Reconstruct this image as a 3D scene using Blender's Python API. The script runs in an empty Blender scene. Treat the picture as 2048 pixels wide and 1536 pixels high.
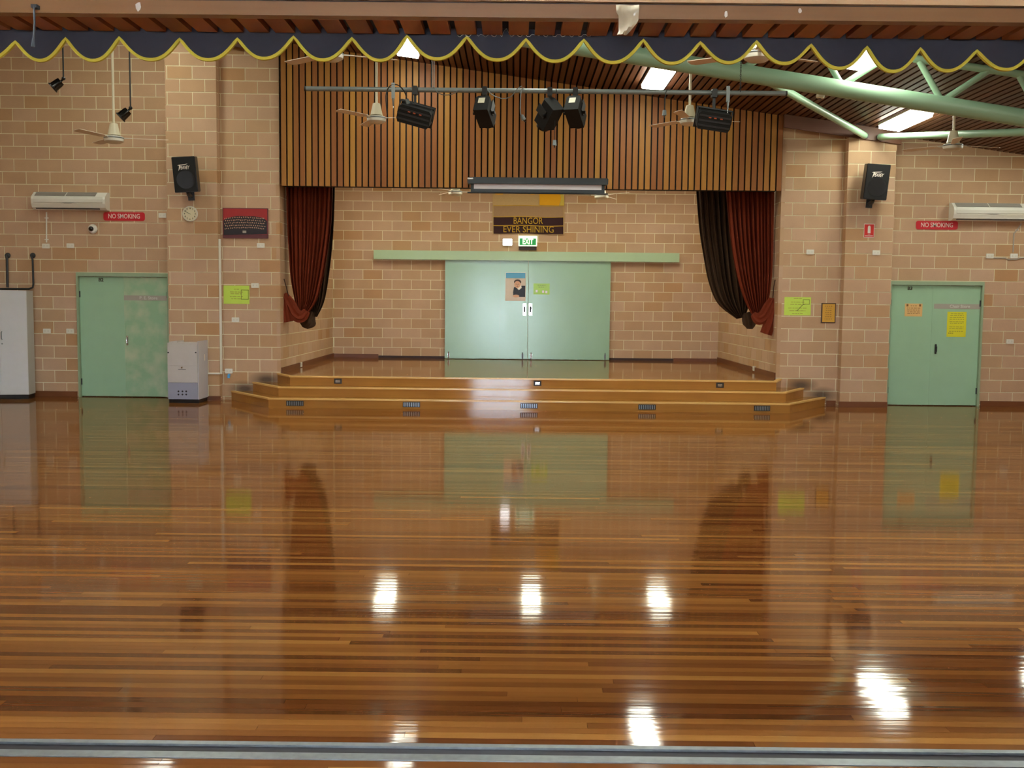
import bpy, math, random
from mathutils import Vector, Matrix
random.seed(7)
scene = bpy.context.scene
COL = scene.collection

# ------------------------------------------------------------------ camera
F, CX, CY = 2070.0, 1024.0, 768.0
PITCH = math.atan(164.0 / F); ROLL = 0.0105; YAW = 0.0021
EYE = Vector((0, 0, 1.62))
RC = (Matrix.Rotation(YAW, 3, 'Z') @ Matrix.Rotation(math.pi / 2 - PITCH, 3, 'X') @ Matrix.Rotation(ROLL, 3, 'Z'))
cd = bpy.data.cameras.new('camera'); cam = bpy.data.objects.new('camera', cd); COL.objects.link(cam)
cd.sensor_width = 36; cd.sensor_fit = 'HORIZONTAL'; cd.lens = 36 * F / 2048; cd.clip_start = 0.05; cd.clip_end = 200
cam.matrix_world = Matrix.Translation(EYE) @ RC.to_4x4()
scene.camera = cam

def ray(px, py): return RC @ Vector(((px - CX) / F, -(py - CY) / F, -1.0))
def at(px, py, Y):                        # point seen at a pixel on the upright plane y = Y
    d = ray(px, py); return EYE + d * (Y / d.y)
def atz(px, py, Z):                       # point seen at a pixel on the level z = Z
    d = ray(px, py); return EYE + d * ((Z - EYE.z) / d.z)

# ------------------------------------------------------------------ light, exposure
scene.view_settings.view_transform = 'Standard'; scene.view_settings.look = 'None'
scene.view_settings.gamma = 1.0; scene.view_settings.use_curve_mapping = False
scene.view_settings.exposure = -0.08
TUBE_POWER = 28.0; STAGE_TUBE_POWER = 20.0; SKY = 105.0
w = bpy.data.worlds.new('world'); scene.world = w; w.use_nodes = True
w.node_tree.nodes['Background'].inputs[0].default_value = (0.74, 0.87, 1.0, 1)
w.node_tree.nodes['Background'].inputs[1].default_value = SKY

# ------------------------------------------------------------------ materials
def lin(c):
    return tuple(((v / 255) / 12.92 if v / 255 <= 0.04045 else ((v / 255 + 0.055) / 1.055) ** 2.4) for v in c[:3]) + (1,)
MATS = {}
class NT:
    def __init__(s, name):
        s.m = bpy.data.materials.new(name); s.m.use_nodes = True; s.t = s.m.node_tree
        s.b = s.t.nodes['Principled BSDF']; MATS[name] = s.m
    def n(s, typ, **kw):
        x = s.t.nodes.new(typ)
        for k, v in kw.items(): setattr(x, k, v)
        return x
    def l(s, a, b): s.t.links.new(a, b)
    def val(s, node, **kw):
        for k, v in kw.items(): node.inputs[k.replace('_', ' ')].default_value = v
        return node
    def noise(s, scale, detail=3, sx=1, sy=1, sz=1, coord='pos', rough=0.5):
        if coord == 'pos': src = s.n('ShaderNodeNewGeometry').outputs['Position']
        else: src = s.n('ShaderNodeTexCoord').outputs[coord]
        mp = s.n('ShaderNodeMapping'); mp.inputs['Scale'].default_value = (sx, sy, sz); s.l(src, mp.inputs[0])
        nz = s.n('ShaderNodeTexNoise'); nz.inputs['Scale'].default_value = scale; nz.inputs['Detail'].default_value = detail
        nz.inputs['Roughness'].default_value = rough
        s.l(mp.outputs[0], nz.inputs['Vector']); return nz.outputs['Fac']
    def ramp(s, fac, stops):
        r = s.n('ShaderNodeValToRGB'); e = r.color_ramp.elements
        while len(e) < len(stops): e.new(0.5)
        for i, (p, c) in enumerate(stops): e[i].position = p; e[i].color = lin(c)
        s.l(fac, r.inputs[0]); return r.outputs[0]
    def mul(s, colr, fac, lo, hi):
        mr = s.n('ShaderNodeMapRange'); mr.inputs[3].default_value = lo; mr.inputs[4].default_value = hi; s.l(fac, mr.inputs[0])
        mx = s.n('ShaderNodeVectorMath', operation='SCALE'); s.l(colr, mx.inputs[0]); s.l(mr.outputs[0], mx.inputs['Scale'])
        return mx.outputs[0]
    def bump(s, fac, strength, dist):
        b = s.n('ShaderNodeBump'); b.inputs['Strength'].default_value = strength; b.inputs['Distance'].default_value = dist
        s.l(fac, b.inputs['Height']); s.l(b.outputs[0], s.b.inputs['Normal'])
def plain(name, c, rough=0.5, metal=0.0, var=0.08, scale=12, bump=0.0, spec=None):
    t = NT(name); nz = t.noise(scale)
    rgb = t.n('ShaderNodeRGB'); rgb.outputs[0].default_value = lin(c)
    t.l(t.mul(rgb.outputs[0], nz, 1 - var, 1 + var), t.b.inputs['Base Color'])
    t.b.inputs['Roughness'].default_value = rough; t.b.inputs['Metallic'].default_value = metal
    if spec is not None: t.b.inputs['Specular IOR Level'].default_value = spec
    if bump: t.bump(t.noise(scale * 6), bump, 0.004)
    return t.m
def emit(name, c, strength):
    t = NT(name); t.b.inputs['Base Color'].default_value = lin(c)
    t.b.inputs['Emission Color'].default_value = lin(c); t.b.inputs['Emission Strength'].default_value = strength
    t.b.inputs['Roughness'].default_value = 0.4; return t.m
def wood(name, stops, rough, src='object', axis='x', lo=0.8, hi=1.2, wave=0.0, spec=0.5, rndscale=1.0):
    t = NT(name)
    if src == 'object': fac = t.n('ShaderNodeObjectInfo').outputs['Random']
    elif src == 'attr': fac = t.n('ShaderNodeAttribute', attribute_name='tone').outputs['Fac']
    else: fac = t.noise(1.5, 2)
    c = t.ramp(fac, stops)
    s = {'x': (1, 22, 22), 'y': (22, 1, 22), 'z': (22, 22, 1)}[axis]
    c = t.mul(c, t.noise(1.6, 5, *s), lo, hi)
    t.l(c, t.b.inputs['Base Color']); t.b.inputs['Roughness'].default_value = rough
    t.b.inputs['Specular IOR Level'].default_value = spec
    if wave:
        t.bump(t.noise(1.0, 2, *({'x': (0.9, 24, 24), 'y': (24, .9, 24), 'z': (24, 24, .9)}[axis])), wave, 0.01)
    return t.m

FLOOR_STOPS = [(0, (102, 57, 28)), (.25, (123, 73, 36)), (.5, (137, 85, 41)), (.8, (150, 97, 47)), (1, (172, 120, 60))]
wood('floor_wood', FLOOR_STOPS, 0.065, 'object', 'x', .8, 1.2, 0.035, .6)
wood('floor_wood_joined', FLOOR_STOPS, 0.065, 'attr', 'x', .8, 1.2, 0.03, .6)
wood('stage_wood', [(0, (158, 108, 50)), (.5, (174, 122, 58)), (1, (188, 136, 68))], 0.07, 'noise', 'x', .85, 1.15, 0)
wood('nosing_wood', [(0, (222, 176, 104)), (1, (236, 194, 122))], 0.25, 'noise', 'x', .9, 1.1)
SL = [(0, (138, 84, 42)), (.3, (148, 94, 43)), (.6, (155, 102, 44)), (1, (168, 120, 50))]
wood('slat_wood', SL, 0.5, 'object', 'z', .88, 1.12, 0, .3)
wood('ceiling_wood', [(0, (78, 46, 30)), (.5, (94, 58, 37)), (1, (112, 72, 46))], 0.45, 'object', 'y', .85, 1.15, 0, .3)
wood('soffit_wood', [(0, (120, 62, 30)), (1, (150, 84, 40))], 0.5, 'object', 'y', .85, 1.15, 0, .3)
wood('beam_wood', [(0, (116, 82, 54)), (.5, (138, 100, 64)), (1, (154, 116, 76))], 0.4, 'noise', 'x', .85, 1.15, 0, .4)
wood('beam_wood_light', [(0, (176, 140, 100)), (1, (196, 160, 116))], 0.4, 'noise', 'x', .9, 1.1, 0, .4)
wood('fascia_wood', [(0, (84, 48, 30)), (1, (100, 60, 38))], 0.5, 'noise', 'x', .9, 1.1)
wood('skirting_wood', [(0, (96, 54, 28)), (1, (124, 74, 40))], 0.4, 'noise', 'x', .85, 1.15)
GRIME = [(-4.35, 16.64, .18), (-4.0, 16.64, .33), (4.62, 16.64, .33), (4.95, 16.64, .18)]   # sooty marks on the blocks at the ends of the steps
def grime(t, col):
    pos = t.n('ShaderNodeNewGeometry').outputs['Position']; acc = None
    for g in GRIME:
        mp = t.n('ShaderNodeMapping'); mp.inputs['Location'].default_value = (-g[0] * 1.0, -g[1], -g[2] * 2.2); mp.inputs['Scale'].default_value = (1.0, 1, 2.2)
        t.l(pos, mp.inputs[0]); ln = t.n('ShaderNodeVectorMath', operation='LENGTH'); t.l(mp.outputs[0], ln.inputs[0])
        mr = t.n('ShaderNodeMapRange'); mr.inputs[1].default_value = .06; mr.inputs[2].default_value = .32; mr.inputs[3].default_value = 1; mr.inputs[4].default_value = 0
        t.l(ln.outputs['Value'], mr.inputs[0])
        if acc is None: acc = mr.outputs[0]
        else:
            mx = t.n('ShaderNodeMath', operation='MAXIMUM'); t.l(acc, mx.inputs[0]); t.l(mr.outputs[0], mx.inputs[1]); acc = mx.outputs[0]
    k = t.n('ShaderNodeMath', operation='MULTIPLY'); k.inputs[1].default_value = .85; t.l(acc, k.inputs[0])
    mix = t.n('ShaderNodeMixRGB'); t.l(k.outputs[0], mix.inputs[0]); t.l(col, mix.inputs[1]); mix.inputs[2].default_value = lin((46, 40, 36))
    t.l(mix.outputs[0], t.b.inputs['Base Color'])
def brickmat():
    t = NT('block')
    c = t.ramp(t.n('ShaderNodeObjectInfo').outputs['Random'],
               [(0, (182, 147, 112)), (.25, (191, 157, 128)), (.55, (186, 152, 116)), (.8, (195, 162, 134)), (.93, (184, 147, 108)), (1, (180, 138, 96))])
    c = t.mul(c, t.noise(3.0, 4), .88, 1.12); c = t.mul(c, t.noise(90, 2), .93, 1.07)
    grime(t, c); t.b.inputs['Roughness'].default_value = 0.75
    t.b.inputs['Specular IOR Level'].default_value = 0.3
    t.bump(t.noise(140, 2), 0.15, 0.002)
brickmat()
def mortarmat():
    t = NT('mortar'); rgb = t.n('ShaderNodeRGB'); rgb.outputs[0].default_value = lin((232, 224, 190))
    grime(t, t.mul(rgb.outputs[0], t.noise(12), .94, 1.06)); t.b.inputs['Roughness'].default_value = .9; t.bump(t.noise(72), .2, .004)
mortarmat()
def wallplain():
    t = NT('wall_plain'); pos = t.n('ShaderNodeNewGeometry').outputs['Position']; sp = t.n('ShaderNodeSeparateXYZ'); t.l(pos, sp.inputs[0])
    ad = t.n('ShaderNodeMath', operation='ADD'); t.l(sp.outputs[0], ad.inputs[0]); t.l(sp.outputs[1], ad.inputs[1])
    cb = t.n('ShaderNodeCombineXYZ'); t.l(ad.outputs[0], cb.inputs[0]); t.l(sp.outputs[2], cb.inputs[1])
    br = t.n('ShaderNodeTexBrick'); t.l(cb.outputs[0], br.inputs['Vector']); br.inputs['Scale'].default_value = 1
    br.inputs['Brick Width'].default_value = .39; br.inputs['Row Height'].default_value = .2; br.inputs['Mortar Size'].default_value = .006
    br.inputs['Color1'].default_value = lin((186, 150, 116)); br.inputs['Color2'].default_value = lin((192, 160, 130)); br.inputs['Mortar'].default_value = lin((232, 224, 190))
    t.l(br.outputs['Color'], t.b.inputs['Base Color']); t.b.inputs['Roughness'].default_value = .8
wallplain()
plain('white_ceiling', (205, 200, 190), .9)
plain('void', (10, 10, 11), .9)
plain('mint', (158, 196, 162), .35, var=.05, scale=4)
plain('mint_pale', (172, 198, 160), .35, var=.03, scale=4)
plain('mint_steel', (150, 186, 156), .4, var=.05, scale=6)
plain('mint_frame', (150, 172, 140), .4)
def slidemat():
    t = NT('mint_gloss'); nz = t.noise(2.2, 4, 1, 1, .6)
    rgb = t.n('ShaderNodeRGB'); rgb.outputs[0].default_value = lin((148, 184, 154))
    t.l(t.mul(rgb.outputs[0], nz, .92, 1.08), t.b.inputs['Base Color'])
    mr = t.n('ShaderNodeMapRange'); mr.inputs[3].default_value = .15; mr.inputs[4].default_value = .3; t.l(nz, mr.inputs[0]); t.l(mr.outputs[0], t.b.inputs['Roughness'])
    t.bump(t.noise(3, 2), .03, .01)
slidemat()
def scuffed():
    t = NT('mint_scuffed'); nz = t.noise(3.5, 5)
    c = t.ramp(nz, [(0.42, (150, 188, 150)), (.66, (186, 200, 166))])
    t.l(c, t.b.inputs['Base Color']); t.b.inputs['Roughness'].default_value = .4
scuffed()
plain('white_plastic', (226, 224, 212), .35, var=.02)
plain('white_fan', (226, 218, 190), .35, var=.03)
plain('fan_blade', (236, 222, 204), .45, var=.04)
plain('offwhite', (214, 212, 200), .4, var=.03)
plain('cupboard_white', (206, 208, 208), .45, var=.03)
plain('cupboard_side', (188, 188, 184), .5, var=.03)
plain('heater_grey', (196, 190, 184), .45, var=.04)
plain('heater_blue', (150, 152, 168), .45, var=.03)
plain('heater_side', (190, 188, 196), .45, var=.03)
plain('ac_grille', (132, 128, 120), .6)
plain('black', (8, 8, 9), .4, var=.1)
plain('black_matte', (9, 9, 10), .8, var=.2, scale=60)
plain('black_gloss', (12, 12, 12), .15)
plain('charcoal', (40, 42, 44), .5, var=.15)
plain('dark_brown', (48, 26, 22), .6)
plain('grey_metal', (130, 138, 140), .4, .7, .1)
plain('pipe_grey', (128, 138, 138), .45, .3, .15, 8)
plain('steel', (196, 196, 196), .25, .9, .05)
plain('alu', (150, 156, 158), .35, .8, .25, 30)
plain('track_dark', (40, 34, 40), .45, .3, .3, 20)
plain('sign_red', (196, 30, 44), .35, var=.03)
plain('fire_red', (206, 40, 36), .35, var=.03)
plain('sign_white', (236, 226, 214), .5, var=.02)
plain('note_yellow', (222, 216, 40), .6, var=.03)
plain('note_lime', (196, 224, 84), .6, var=.04)
plain('note_green', (150, 196, 50), .3, var=.04)
plain('note_peach', (228, 186, 120), .6, var=.03)
plain('note_gold', (206, 154, 48), .5, var=.05)
plain('ink', (60, 58, 40), .7)
plain('ink_soft', (150, 150, 60), .7)
plain('ink_brown', (130, 86, 40), .7)
plain('tape_grey', (168, 160, 148), .5, var=.03)
plain('tape_text', (206, 204, 196), .5, var=.02)
plain('navy', (40, 38, 46), .85, var=.15, scale=40)
plain('trim_yellow', (206, 186, 56), .8, var=.1, scale=60)
plain('rust_cloth', (118, 46, 22), .8, var=.12, scale=10, spec=.2)
plain('brown_cloth', (66, 46, 30), .8, var=.2, scale=10, spec=.2)
plain('banner_tan', (190, 160, 110), .9, var=.08, scale=30)
plain('banner_taupe', (158, 126, 92), .9, var=.08, scale=30)
plain('banner_gold', (226, 166, 24), .9, var=.05)
plain('banner_pale', (206, 182, 78), .9, var=.05)
plain('banner_dark', (50, 22, 26), .9, var=.1)
plain('banner_thread', (190, 150, 44), .9)
plain('screen_white', (226, 222, 228), .6, var=.02)
plain('screen_case', (26, 32, 34), .4)
plain('photo_red', (158, 34, 34), .4, var=.2, scale=5)
plain('photo_dark', (30, 26, 32), .4, var=.3, scale=60)
plain('photo_skin', (206, 160, 130), .5, var=.2, scale=60)
plain('photo_frame', (92, 40, 44), .5)
plain('poster_beige', (206, 186, 164), .35, var=.05)
plain('poster_blue', (70, 150, 186), .35, var=.05)
plain('poster_skin', (212, 158, 122), .4, var=.04)
plain('poster_hair', (58, 40, 32), .5)
plain('poster_navy', (34, 38, 50), .5)
plain('clock_face', (230, 220, 186), .4, var=.02)
plain('exit_green', (40, 150, 70), .4)
plain('rubber_dark', (46, 42, 40), .7)
plain('blue_plastic', (70, 150, 206), .4)
plain('label_cream', (222, 218, 196), .5)
plain('orange_mark', (190, 90, 50), .5)
plain('beige_sheet', (196, 178, 146), .25, var=.06, scale=9)
plain('vent_dark', (46, 42, 36), .5, .3, .3, 40)
emit('tube_light', (252, 254, 236), TUBE_POWER)
emit('tube_light_stage', (252, 252, 226), STAGE_TUBE_POWER)
emit('exit_lit', (236, 255, 232), .75)
emit('exit_lit_green', (20, 150, 70), .35)
emit('lamp_lit', (250, 252, 255), 6.0)
def glassmat():
    t = NT('glass'); out = t.t.nodes['Material Output']
    tr = t.n('ShaderNodeBsdfTransparent'); gl = t.n('ShaderNodeBsdfGlossy'); gl.inputs['Roughness'].default_value = .03
    mx = t.n('ShaderNodeMixShader'); mx.inputs[0].default_value = .08
    t.l(tr.outputs[0], mx.inputs[1]); t.l(gl.outputs[0], mx.inputs[2]); t.l(mx.outputs[0], out.inputs['Surface'])
glassmat()
def sheetmat():
    t = NT('clear_sheet'); t.b.inputs['Base Color'].default_value = lin((214, 196, 160)); t.b.inputs['Roughness'].default_value = .18
    t.b.inputs['Alpha'].default_value = .75; t.bump(t.noise(14, 3), .5, .02)
sheetmat()

# ------------------------------------------------------------------ building helpers
def rot(rx=0, ry=0, rz=0):
    return Matrix.Rotation(rz, 4, 'Z') @ Matrix.Rotation(ry, 4, 'Y') @ Matrix.Rotation(rx, 4, 'X')
class MB:
    def __init__(s): s.v = []; s.f = []; s.sm = []
    def add(s, vs, fs, smooth=False, M=None):
        o = len(s.v)
        for p in vs: s.v.append(tuple(M @ Vector(p)) if M is not None else tuple(p))
        for f in fs: s.f.append([i + o for i in f]); s.sm.append(smooth)
        return s
    def box(s, a, b, M=None):
        x0, y0, z0 = a; x1, y1, z1 = b
        return s.add([(x0, y0, z0), (x1, y0, z0), (x1, y1, z0), (x0, y1, z0), (x0, y0, z1), (x1, y0, z1), (x1, y1, z1), (x0, y1, z1)],
                     [(0, 3, 2, 1), (4, 5, 6, 7), (0, 1, 5, 4), (1, 2, 6, 5), (2, 3, 7, 6), (3, 0, 4, 7)], False, M)
    def bbox(s, a, b, r, M=None):              # box with chamfered upright (x/z) edges seen from the front
        x0, y0, z0 = a; x1, y1, z1 = b
        pts = []
        for cx, cz, a0 in ((x1 - r, z1 - r, 0), (x0 + r, z1 - r, 90), (x0 + r, z0 + r, 180), (x1 - r, z0 + r, 270)):
            for k in range(4): t = math.radians(a0 + 30 * k); pts.append((cx + r * math.cos(t), cz + r * math.sin(t)))
        return s.prism(pts, y0, y1, M)
    def prism(s, pts, y0, y1, M=None):         # outline in x,z extruded along y
        n = len(pts); v = [(x, y0, z) for x, z in pts] + [(x, y1, z) for x, z in pts]
        f = [list(range(n)), list(range(2 * n - 1, n - 1, -1))] + [(i, n + i, n + (i + 1) % n, (i + 1) % n) for i in range(n)]
        return s.add(v, f, False, M)
    def slab(s, pts, z0, z1, M=None):          # outline in x,y extruded along z
        n = len(pts); v = [(x, y, z0) for x, y in pts] + [(x, y, z1) for x, y in pts]
        f = [list(range(n - 1, -1, -1)), list(range(n, 2 * n))] + [(i, (i + 1) % n, n + (i + 1) % n, n + i) for i in range(n)]
        return s.add(v, f, False, M)
    def tube(s, pts, r, n=10, caps=True, M=None, r1=None):
        pts = [Vector(p) for p in pts]; vs = []; fs = []
        up = Vector((0, 0, 1)); prev = None
        for i, p in enumerate(pts):
            d = (pts[min(i + 1, len(pts) - 1)] - pts[max(i - 1, 0)]).normalized()
            if prev is None:
                a = d.cross(up if abs(d.z) < .95 else Vector((1, 0, 0))).normalized()
            else:
                a = (prev - d * prev.dot(d)).normalized()
            prev = a; b = d.cross(a)
            rr = r if r1 is None else r + (r1 - r) * i / (len(pts) - 1)
            for k in range(n):
                t = 2 * math.pi * k / n; vs.append(p + (a * math.cos(t) + b * math.sin(t)) * rr)
        for i in range(len(pts) - 1):
            for k in range(n): fs.append((i * n + k, i * n + (k + 1) % n, (i + 1) * n + (k + 1) % n, (i + 1) * n + k))
        s.add(vs, fs, True, M)
        if caps:
            s.add([vs[k] for k in range(n)], [list(range(n - 1, -1, -1))], False, M)
            s.add([vs[(len(pts) - 1) * n + k] for k in range(n)], [list(range(n))], False, M)
        return s
    def lathe(s, prof, n=20, M=None):          # (radius, z) pairs
        vs = []; fs = []
        for r, z in prof:
            for k in range(n): t = 2 * math.pi * k / n; vs.append((r * math.cos(t), r * math.sin(t), z))
        for i in range(len(prof) - 1):
            for k in range(n): fs.append((i * n + k, i * n + (k + 1) % n, (i + 1) * n + (k + 1) % n, (i + 1) * n + k))
        fs.append(list(range(n - 1, -1, -1))); fs.append([(len(prof) - 1) * n + k for k in range(n)])
        return s.add(vs, fs, True, M)
    def grid(s, rows, smooth=True, close=False):
        n = len(rows[0]); vs = [p for r in rows for p in r]; fs = []
        for i in range(len(rows) - 1):
            for k in range(n if close else n - 1): fs.append((i * n + k, i * n + (k + 1) % n, (i + 1) * n + (k + 1) % n, (i + 1) * n + k))
        return s.add(vs, fs, smooth)
    def ball(s, c, r, sx=1, sy=1, sz=1, n=12, M=None):
        prof = [(r * math.sin(math.pi * i / 8), -r * math.cos(math.pi * i / 8)) for i in range(9)]
        prof[0] = (1e-4, -r); prof[-1] = (1e-4, r)
        T = Matrix.Translation(c) @ Matrix.Diagonal((sx, sy, sz, 1))
        return s.lathe(prof, n, (M @ T) if M is not None else T)
    def build(s, name, mat, parent=None, local=False):
        me = bpy.data.meshes.new(name)
        off = Vector((0, 0, 0)) if (local or parent is None) else wloc(parent)
        me.from_pydata([tuple(Vector(p) - off) for p in s.v], [], s.f); me.update()
        me.polygons.foreach_set('use_smooth', s.sm)
        me.materials.append(MATS[mat])
        if any(s.sm):
            try: me.set_sharp_from_angle(angle=math.radians(40))
            except Exception: pass
        o = bpy.data.objects.new(name, me); COL.objects.link(o); o.parent = parent
        return o
def wloc(o):
    v = Vector(o.location); p = o.parent
    while p: v += Vector(p.location); p = p.parent
    return v
def tag(o, label=None, cat=None, group=None, kind=None):
    if label: o['label'] = label
    if cat: o['category'] = cat
    if group: o['group'] = group
    if kind: o['kind'] = kind
    return o
def thing(name, label, cat, loc=(0, 0, 0), rotation=None, group=None):
    o = bpy.data.objects.new(name, None); COL.objects.link(o); o.location = loc; o.empty_display_size = .05
    if rotation: o.rotation_euler = rotation
    return tag(o, label, cat, group)
def structure(name, mb, mat): return tag(mb.build(name, mat), kind='structure')
UNIT = {}
def piece(name, mat, parent, c, size, r=None):    # one shared unit box per material, placed and sized by its object
    me = UNIT.get(mat)
    if me is None:
        me = bpy.data.meshes.new('piece_' + mat); b = MB().box((-.5, -.5, -.5), (.5, .5, .5))
        me.from_pydata(b.v, [], b.f); me.materials.append(MATS[mat]); UNIT[mat] = me
    o = bpy.data.objects.new(name, me); COL.objects.link(o); o.parent = parent
    o.location = Vector(c) - (wloc(parent) if parent else Vector()); o.scale = size
    if r: o.rotation_euler = r
    return o
def copy_tree(o, parent=None):
    c = o.copy(); COL.objects.link(c); c.parent = parent
    for ch in [k for k in o.children]: copy_tree(ch, c)
    return c
TEXTS = {}
def text(name, body, mat, parent, c, size, M=None, width=None, ext=.002, bold=0.0, shear=0.0, space=1.0, local=False):
    """raised lettering centred at c, facing -y"""
    cu = bpy.data.curves.new('t', 'FONT'); cu.body = body; cu.size = size; cu.extrude = ext; cu.offset = bold; cu.shear = shear
    cu.align_x = 'CENTER'; cu.align_y = 'CENTER'; cu.space_character = space; cu.resolution_u = 3
    to = bpy.data.objects.new('t', cu); COL.objects.link(to)
    dg = bpy.context.evaluated_depsgraph_get(); me = bpy.data.meshes.new_from_object(to.evaluated_get(dg))
    bpy.data.objects.remove(to); bpy.data.curves.remove(cu)
    xs = [v.co.x for v in me.vertices]; w0 = max(xs) - min(xs)
    sx = (width / w0) if width else 1.0
    T = (M if M is not None else Matrix.Identity(4))
    off = Vector(c) if local else Vector(c) - (wloc(parent) if parent else Vector())
    me.transform(Matrix.Translation(off) @ T @ Matrix.Rotation(math.pi / 2, 4, 'X') @ Matrix.Diagonal((sx, 1, 1, 1)))
    me.materials.clear(); me.materials.append(MATS[mat]); me.name = name
    o = bpy.data.objects.new(name, me); COL.objects.link(o); o.parent = parent
    return o

# ------------------------------------------------------------------ the hall: planes and levels
YA, YB, YP, YS = 16.85, 16.64, 16.49, 21.45      # outer walls, inner walls, piers, back of the stage
YBH = 16.58                                       # face of the slatted bulkhead over the stage
SX0, SX1 = at(561, 640, YB).x, at(1555, 640, YB).x
_a, _b = at(1024, 152, YBH), at(1534, 227, YBH)
CB = (_b.z - _a.z) / (_b.x - _a.x); CA = _a.z - CB * _a.x
def CZ(x): return CA + CB * x
CANG = math.atan(CB)
HX = 9.7                                          # half width of the hall
STZ = 0.435                                       # stage level
H = 0.2                                           # block course

def block_wall(parent, axis, plane, sgn, u0, u1, zline, zmax, uref, zref, pitch, cuts=(), thick=.06, zmin=0.0, topfn=None, gap=.012):
    """coursed blocks, each one an object; axis 'x': wall runs along x and faces -y; 'y': runs along y and faces sgn*x"""
    iref = math.floor((zref - zline) / H)
    i = math.floor((zmin - zline) / H)
    while zline + i * H < zmax - .02:
        za = max(zline + i * H + gap / 2, zmin); zb = min(zline + (i + 1) * H - gap / 2, zmax)
        if zb - za > .02:
            off = uref + (0 if (i - iref) % 2 == 0 else pitch / 2)
            k = math.floor((u0 - off) / pitch)
            while off + k * pitch < u1:
                ua = max(off + k * pitch + gap / 2, u0); ub = min(off + (k + 1) * pitch - gap / 2, u1)
                segs = [(ua, ub)]
                for cu0, cu1, cz0, cz1 in cuts:
                    if (za + zb) / 2 > cz0 and (za + zb) / 2 < cz1:
                        ns = []
                        for s0, s1 in segs:
                            if s1 <= cu0 or s0 >= cu1: ns.append((s0, s1)); continue
                            if s0 < cu0: ns.append((s0, cu0))
                            if s1 > cu1: ns.append((cu1, s1))
                        segs = ns
                for s0, s1 in segs:
                    if s1 - s0 < .025: continue
                    if topfn and za > topfn((s0 + s1) / 2) + .05: continue
                    jit = random.uniform(-.0012, .0012)
                    cu, cz, su, sz = (s0 + s1) / 2, (za + zb) / 2, s1 - s0, zb - za
                    if axis == 'x': piece('block', 'block', parent, (cu, plane + thick / 2 + jit, cz), (su, thick, sz))
                    else: piece('block', 'block', parent, (plane - sgn * (thick / 2 + jit), cu, cz), (thick, su, sz))
                k += 1
        i += 1

def wallbox(name, a, b, mat='mortar'): return structure(name, MB().box(a, b), mat)

# doorways
dl0, dl1 = at(156, 670, YA), at(334, 670, YA); dlt = at(160, 545, YA).z
dr0, dr1 = at(1781, 690, YA), at(1962, 690, YA); drt = at(1880, 563, YA).z
XPL0, XPL1 = at(335, 500, YP).x, at(436, 500, YP).x        # left pier
XPR0, XPR1 = at(1690, 500, YP).x, at(1786, 500, YP).x      # right pier
REC = .004
def fillwall(name, y, x0, x1, ztop, cut=None, th=.2):
    mb = MB()
    if cut:
        c0, c1, cz = cut
        mb.box((x0, y + REC, 0), (c0, y + th, ztop)); mb.box((c1, y + REC, 0), (x1, y + th, ztop)); mb.box((c0, y + REC, cz), (c1, y + th, ztop))
    else: mb.box((x0, y + REC, 0), (x1, y + th, ztop))
    return structure(name, mb, 'mortar')

wl = fillwall('wall_back_left', YA, -HX, XPL0 + .3, CZ(-HX), (dl0.x, dl1.x + .05, dlt))
block_wall(wl, 'x', YA, 1, -HX, XPL0 + .1, at(130, 544, YA).z, 6.0, at(151, 507, YA).x, at(151, 507, YA).z, .384, [(dl0.x, dl1.x + .05, -1, dlt - .05)], topfn=CZ)
wp = structure('wall_back_left_pier', MB().box((XPL0 + .01, YP + REC, 0), (XPL1 - .006, YA + .2, CZ(XPL0) - .02)), 'mortar')
block_wall(wp, 'x', YP, 1, XPL0, XPL1, at(384, 544, YP).z, CZ(XPL0), at(384, 154, YP).x, at(384, 154, YP).z, .3945, thick=.17, topfn=CZ)
wi = structure('wall_back_left_inner', MB().box((XPL1 - .1, YB + REC, 0), (SX0 - .006, YB + .2, CZ(XPL1) - .02)), 'mortar')
block_wall(wi, 'x', YB, 1, XPL1 - .02, SX0, at(475, 544, YB).z, CZ(XPL1), at(490, 158, YB).x, at(490, 158, YB).z, .39, topfn=CZ)

wr = fillwall('wall_back_right', YA, XPR1 - .3, HX, CZ(XPR1), (dr0.x - .05, dr1.x, drt))
block_wall(wr, 'x', YA, 1, XPR1 - .1, HX, at(1811, 536.5, YA).z, CZ(XPR1), at(1825.5, 425, YA).x, at(1825.5, 425, YA).z, .388, [(dr0.x - .05, dr1.x, -1, drt - .05)], topfn=CZ)
wq = structure('wall_back_right_pier', MB().box((XPR0 + .006, YP + REC, 0), (XPR1 - .01, YA + .2, CZ(XPR1) - .02)), 'mortar')
block_wall(wq, 'x', YP, 1, XPR0, XPR1, at(1736, 584, YP).z, CZ(XPR0), at(1738.5, 419, YP).x, at(1738.5, 419, YP).z, .39, thick=.17, topfn=CZ)
wj = structure('wall_back_right_inner', MB().box((SX1 + .006, YB + REC, 0), (XPR0 + .1, YB + .2, CZ(XPR0) - .02)), 'mortar')
block_wall(wj, 'x', YB, 1, SX1, XPR0 + .02, at(1611, 582.7, YB).z, CZ(SX1), at(1585, 419, YB).x, at(1585, 419, YB).z, .391, topfn=CZ)

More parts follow.
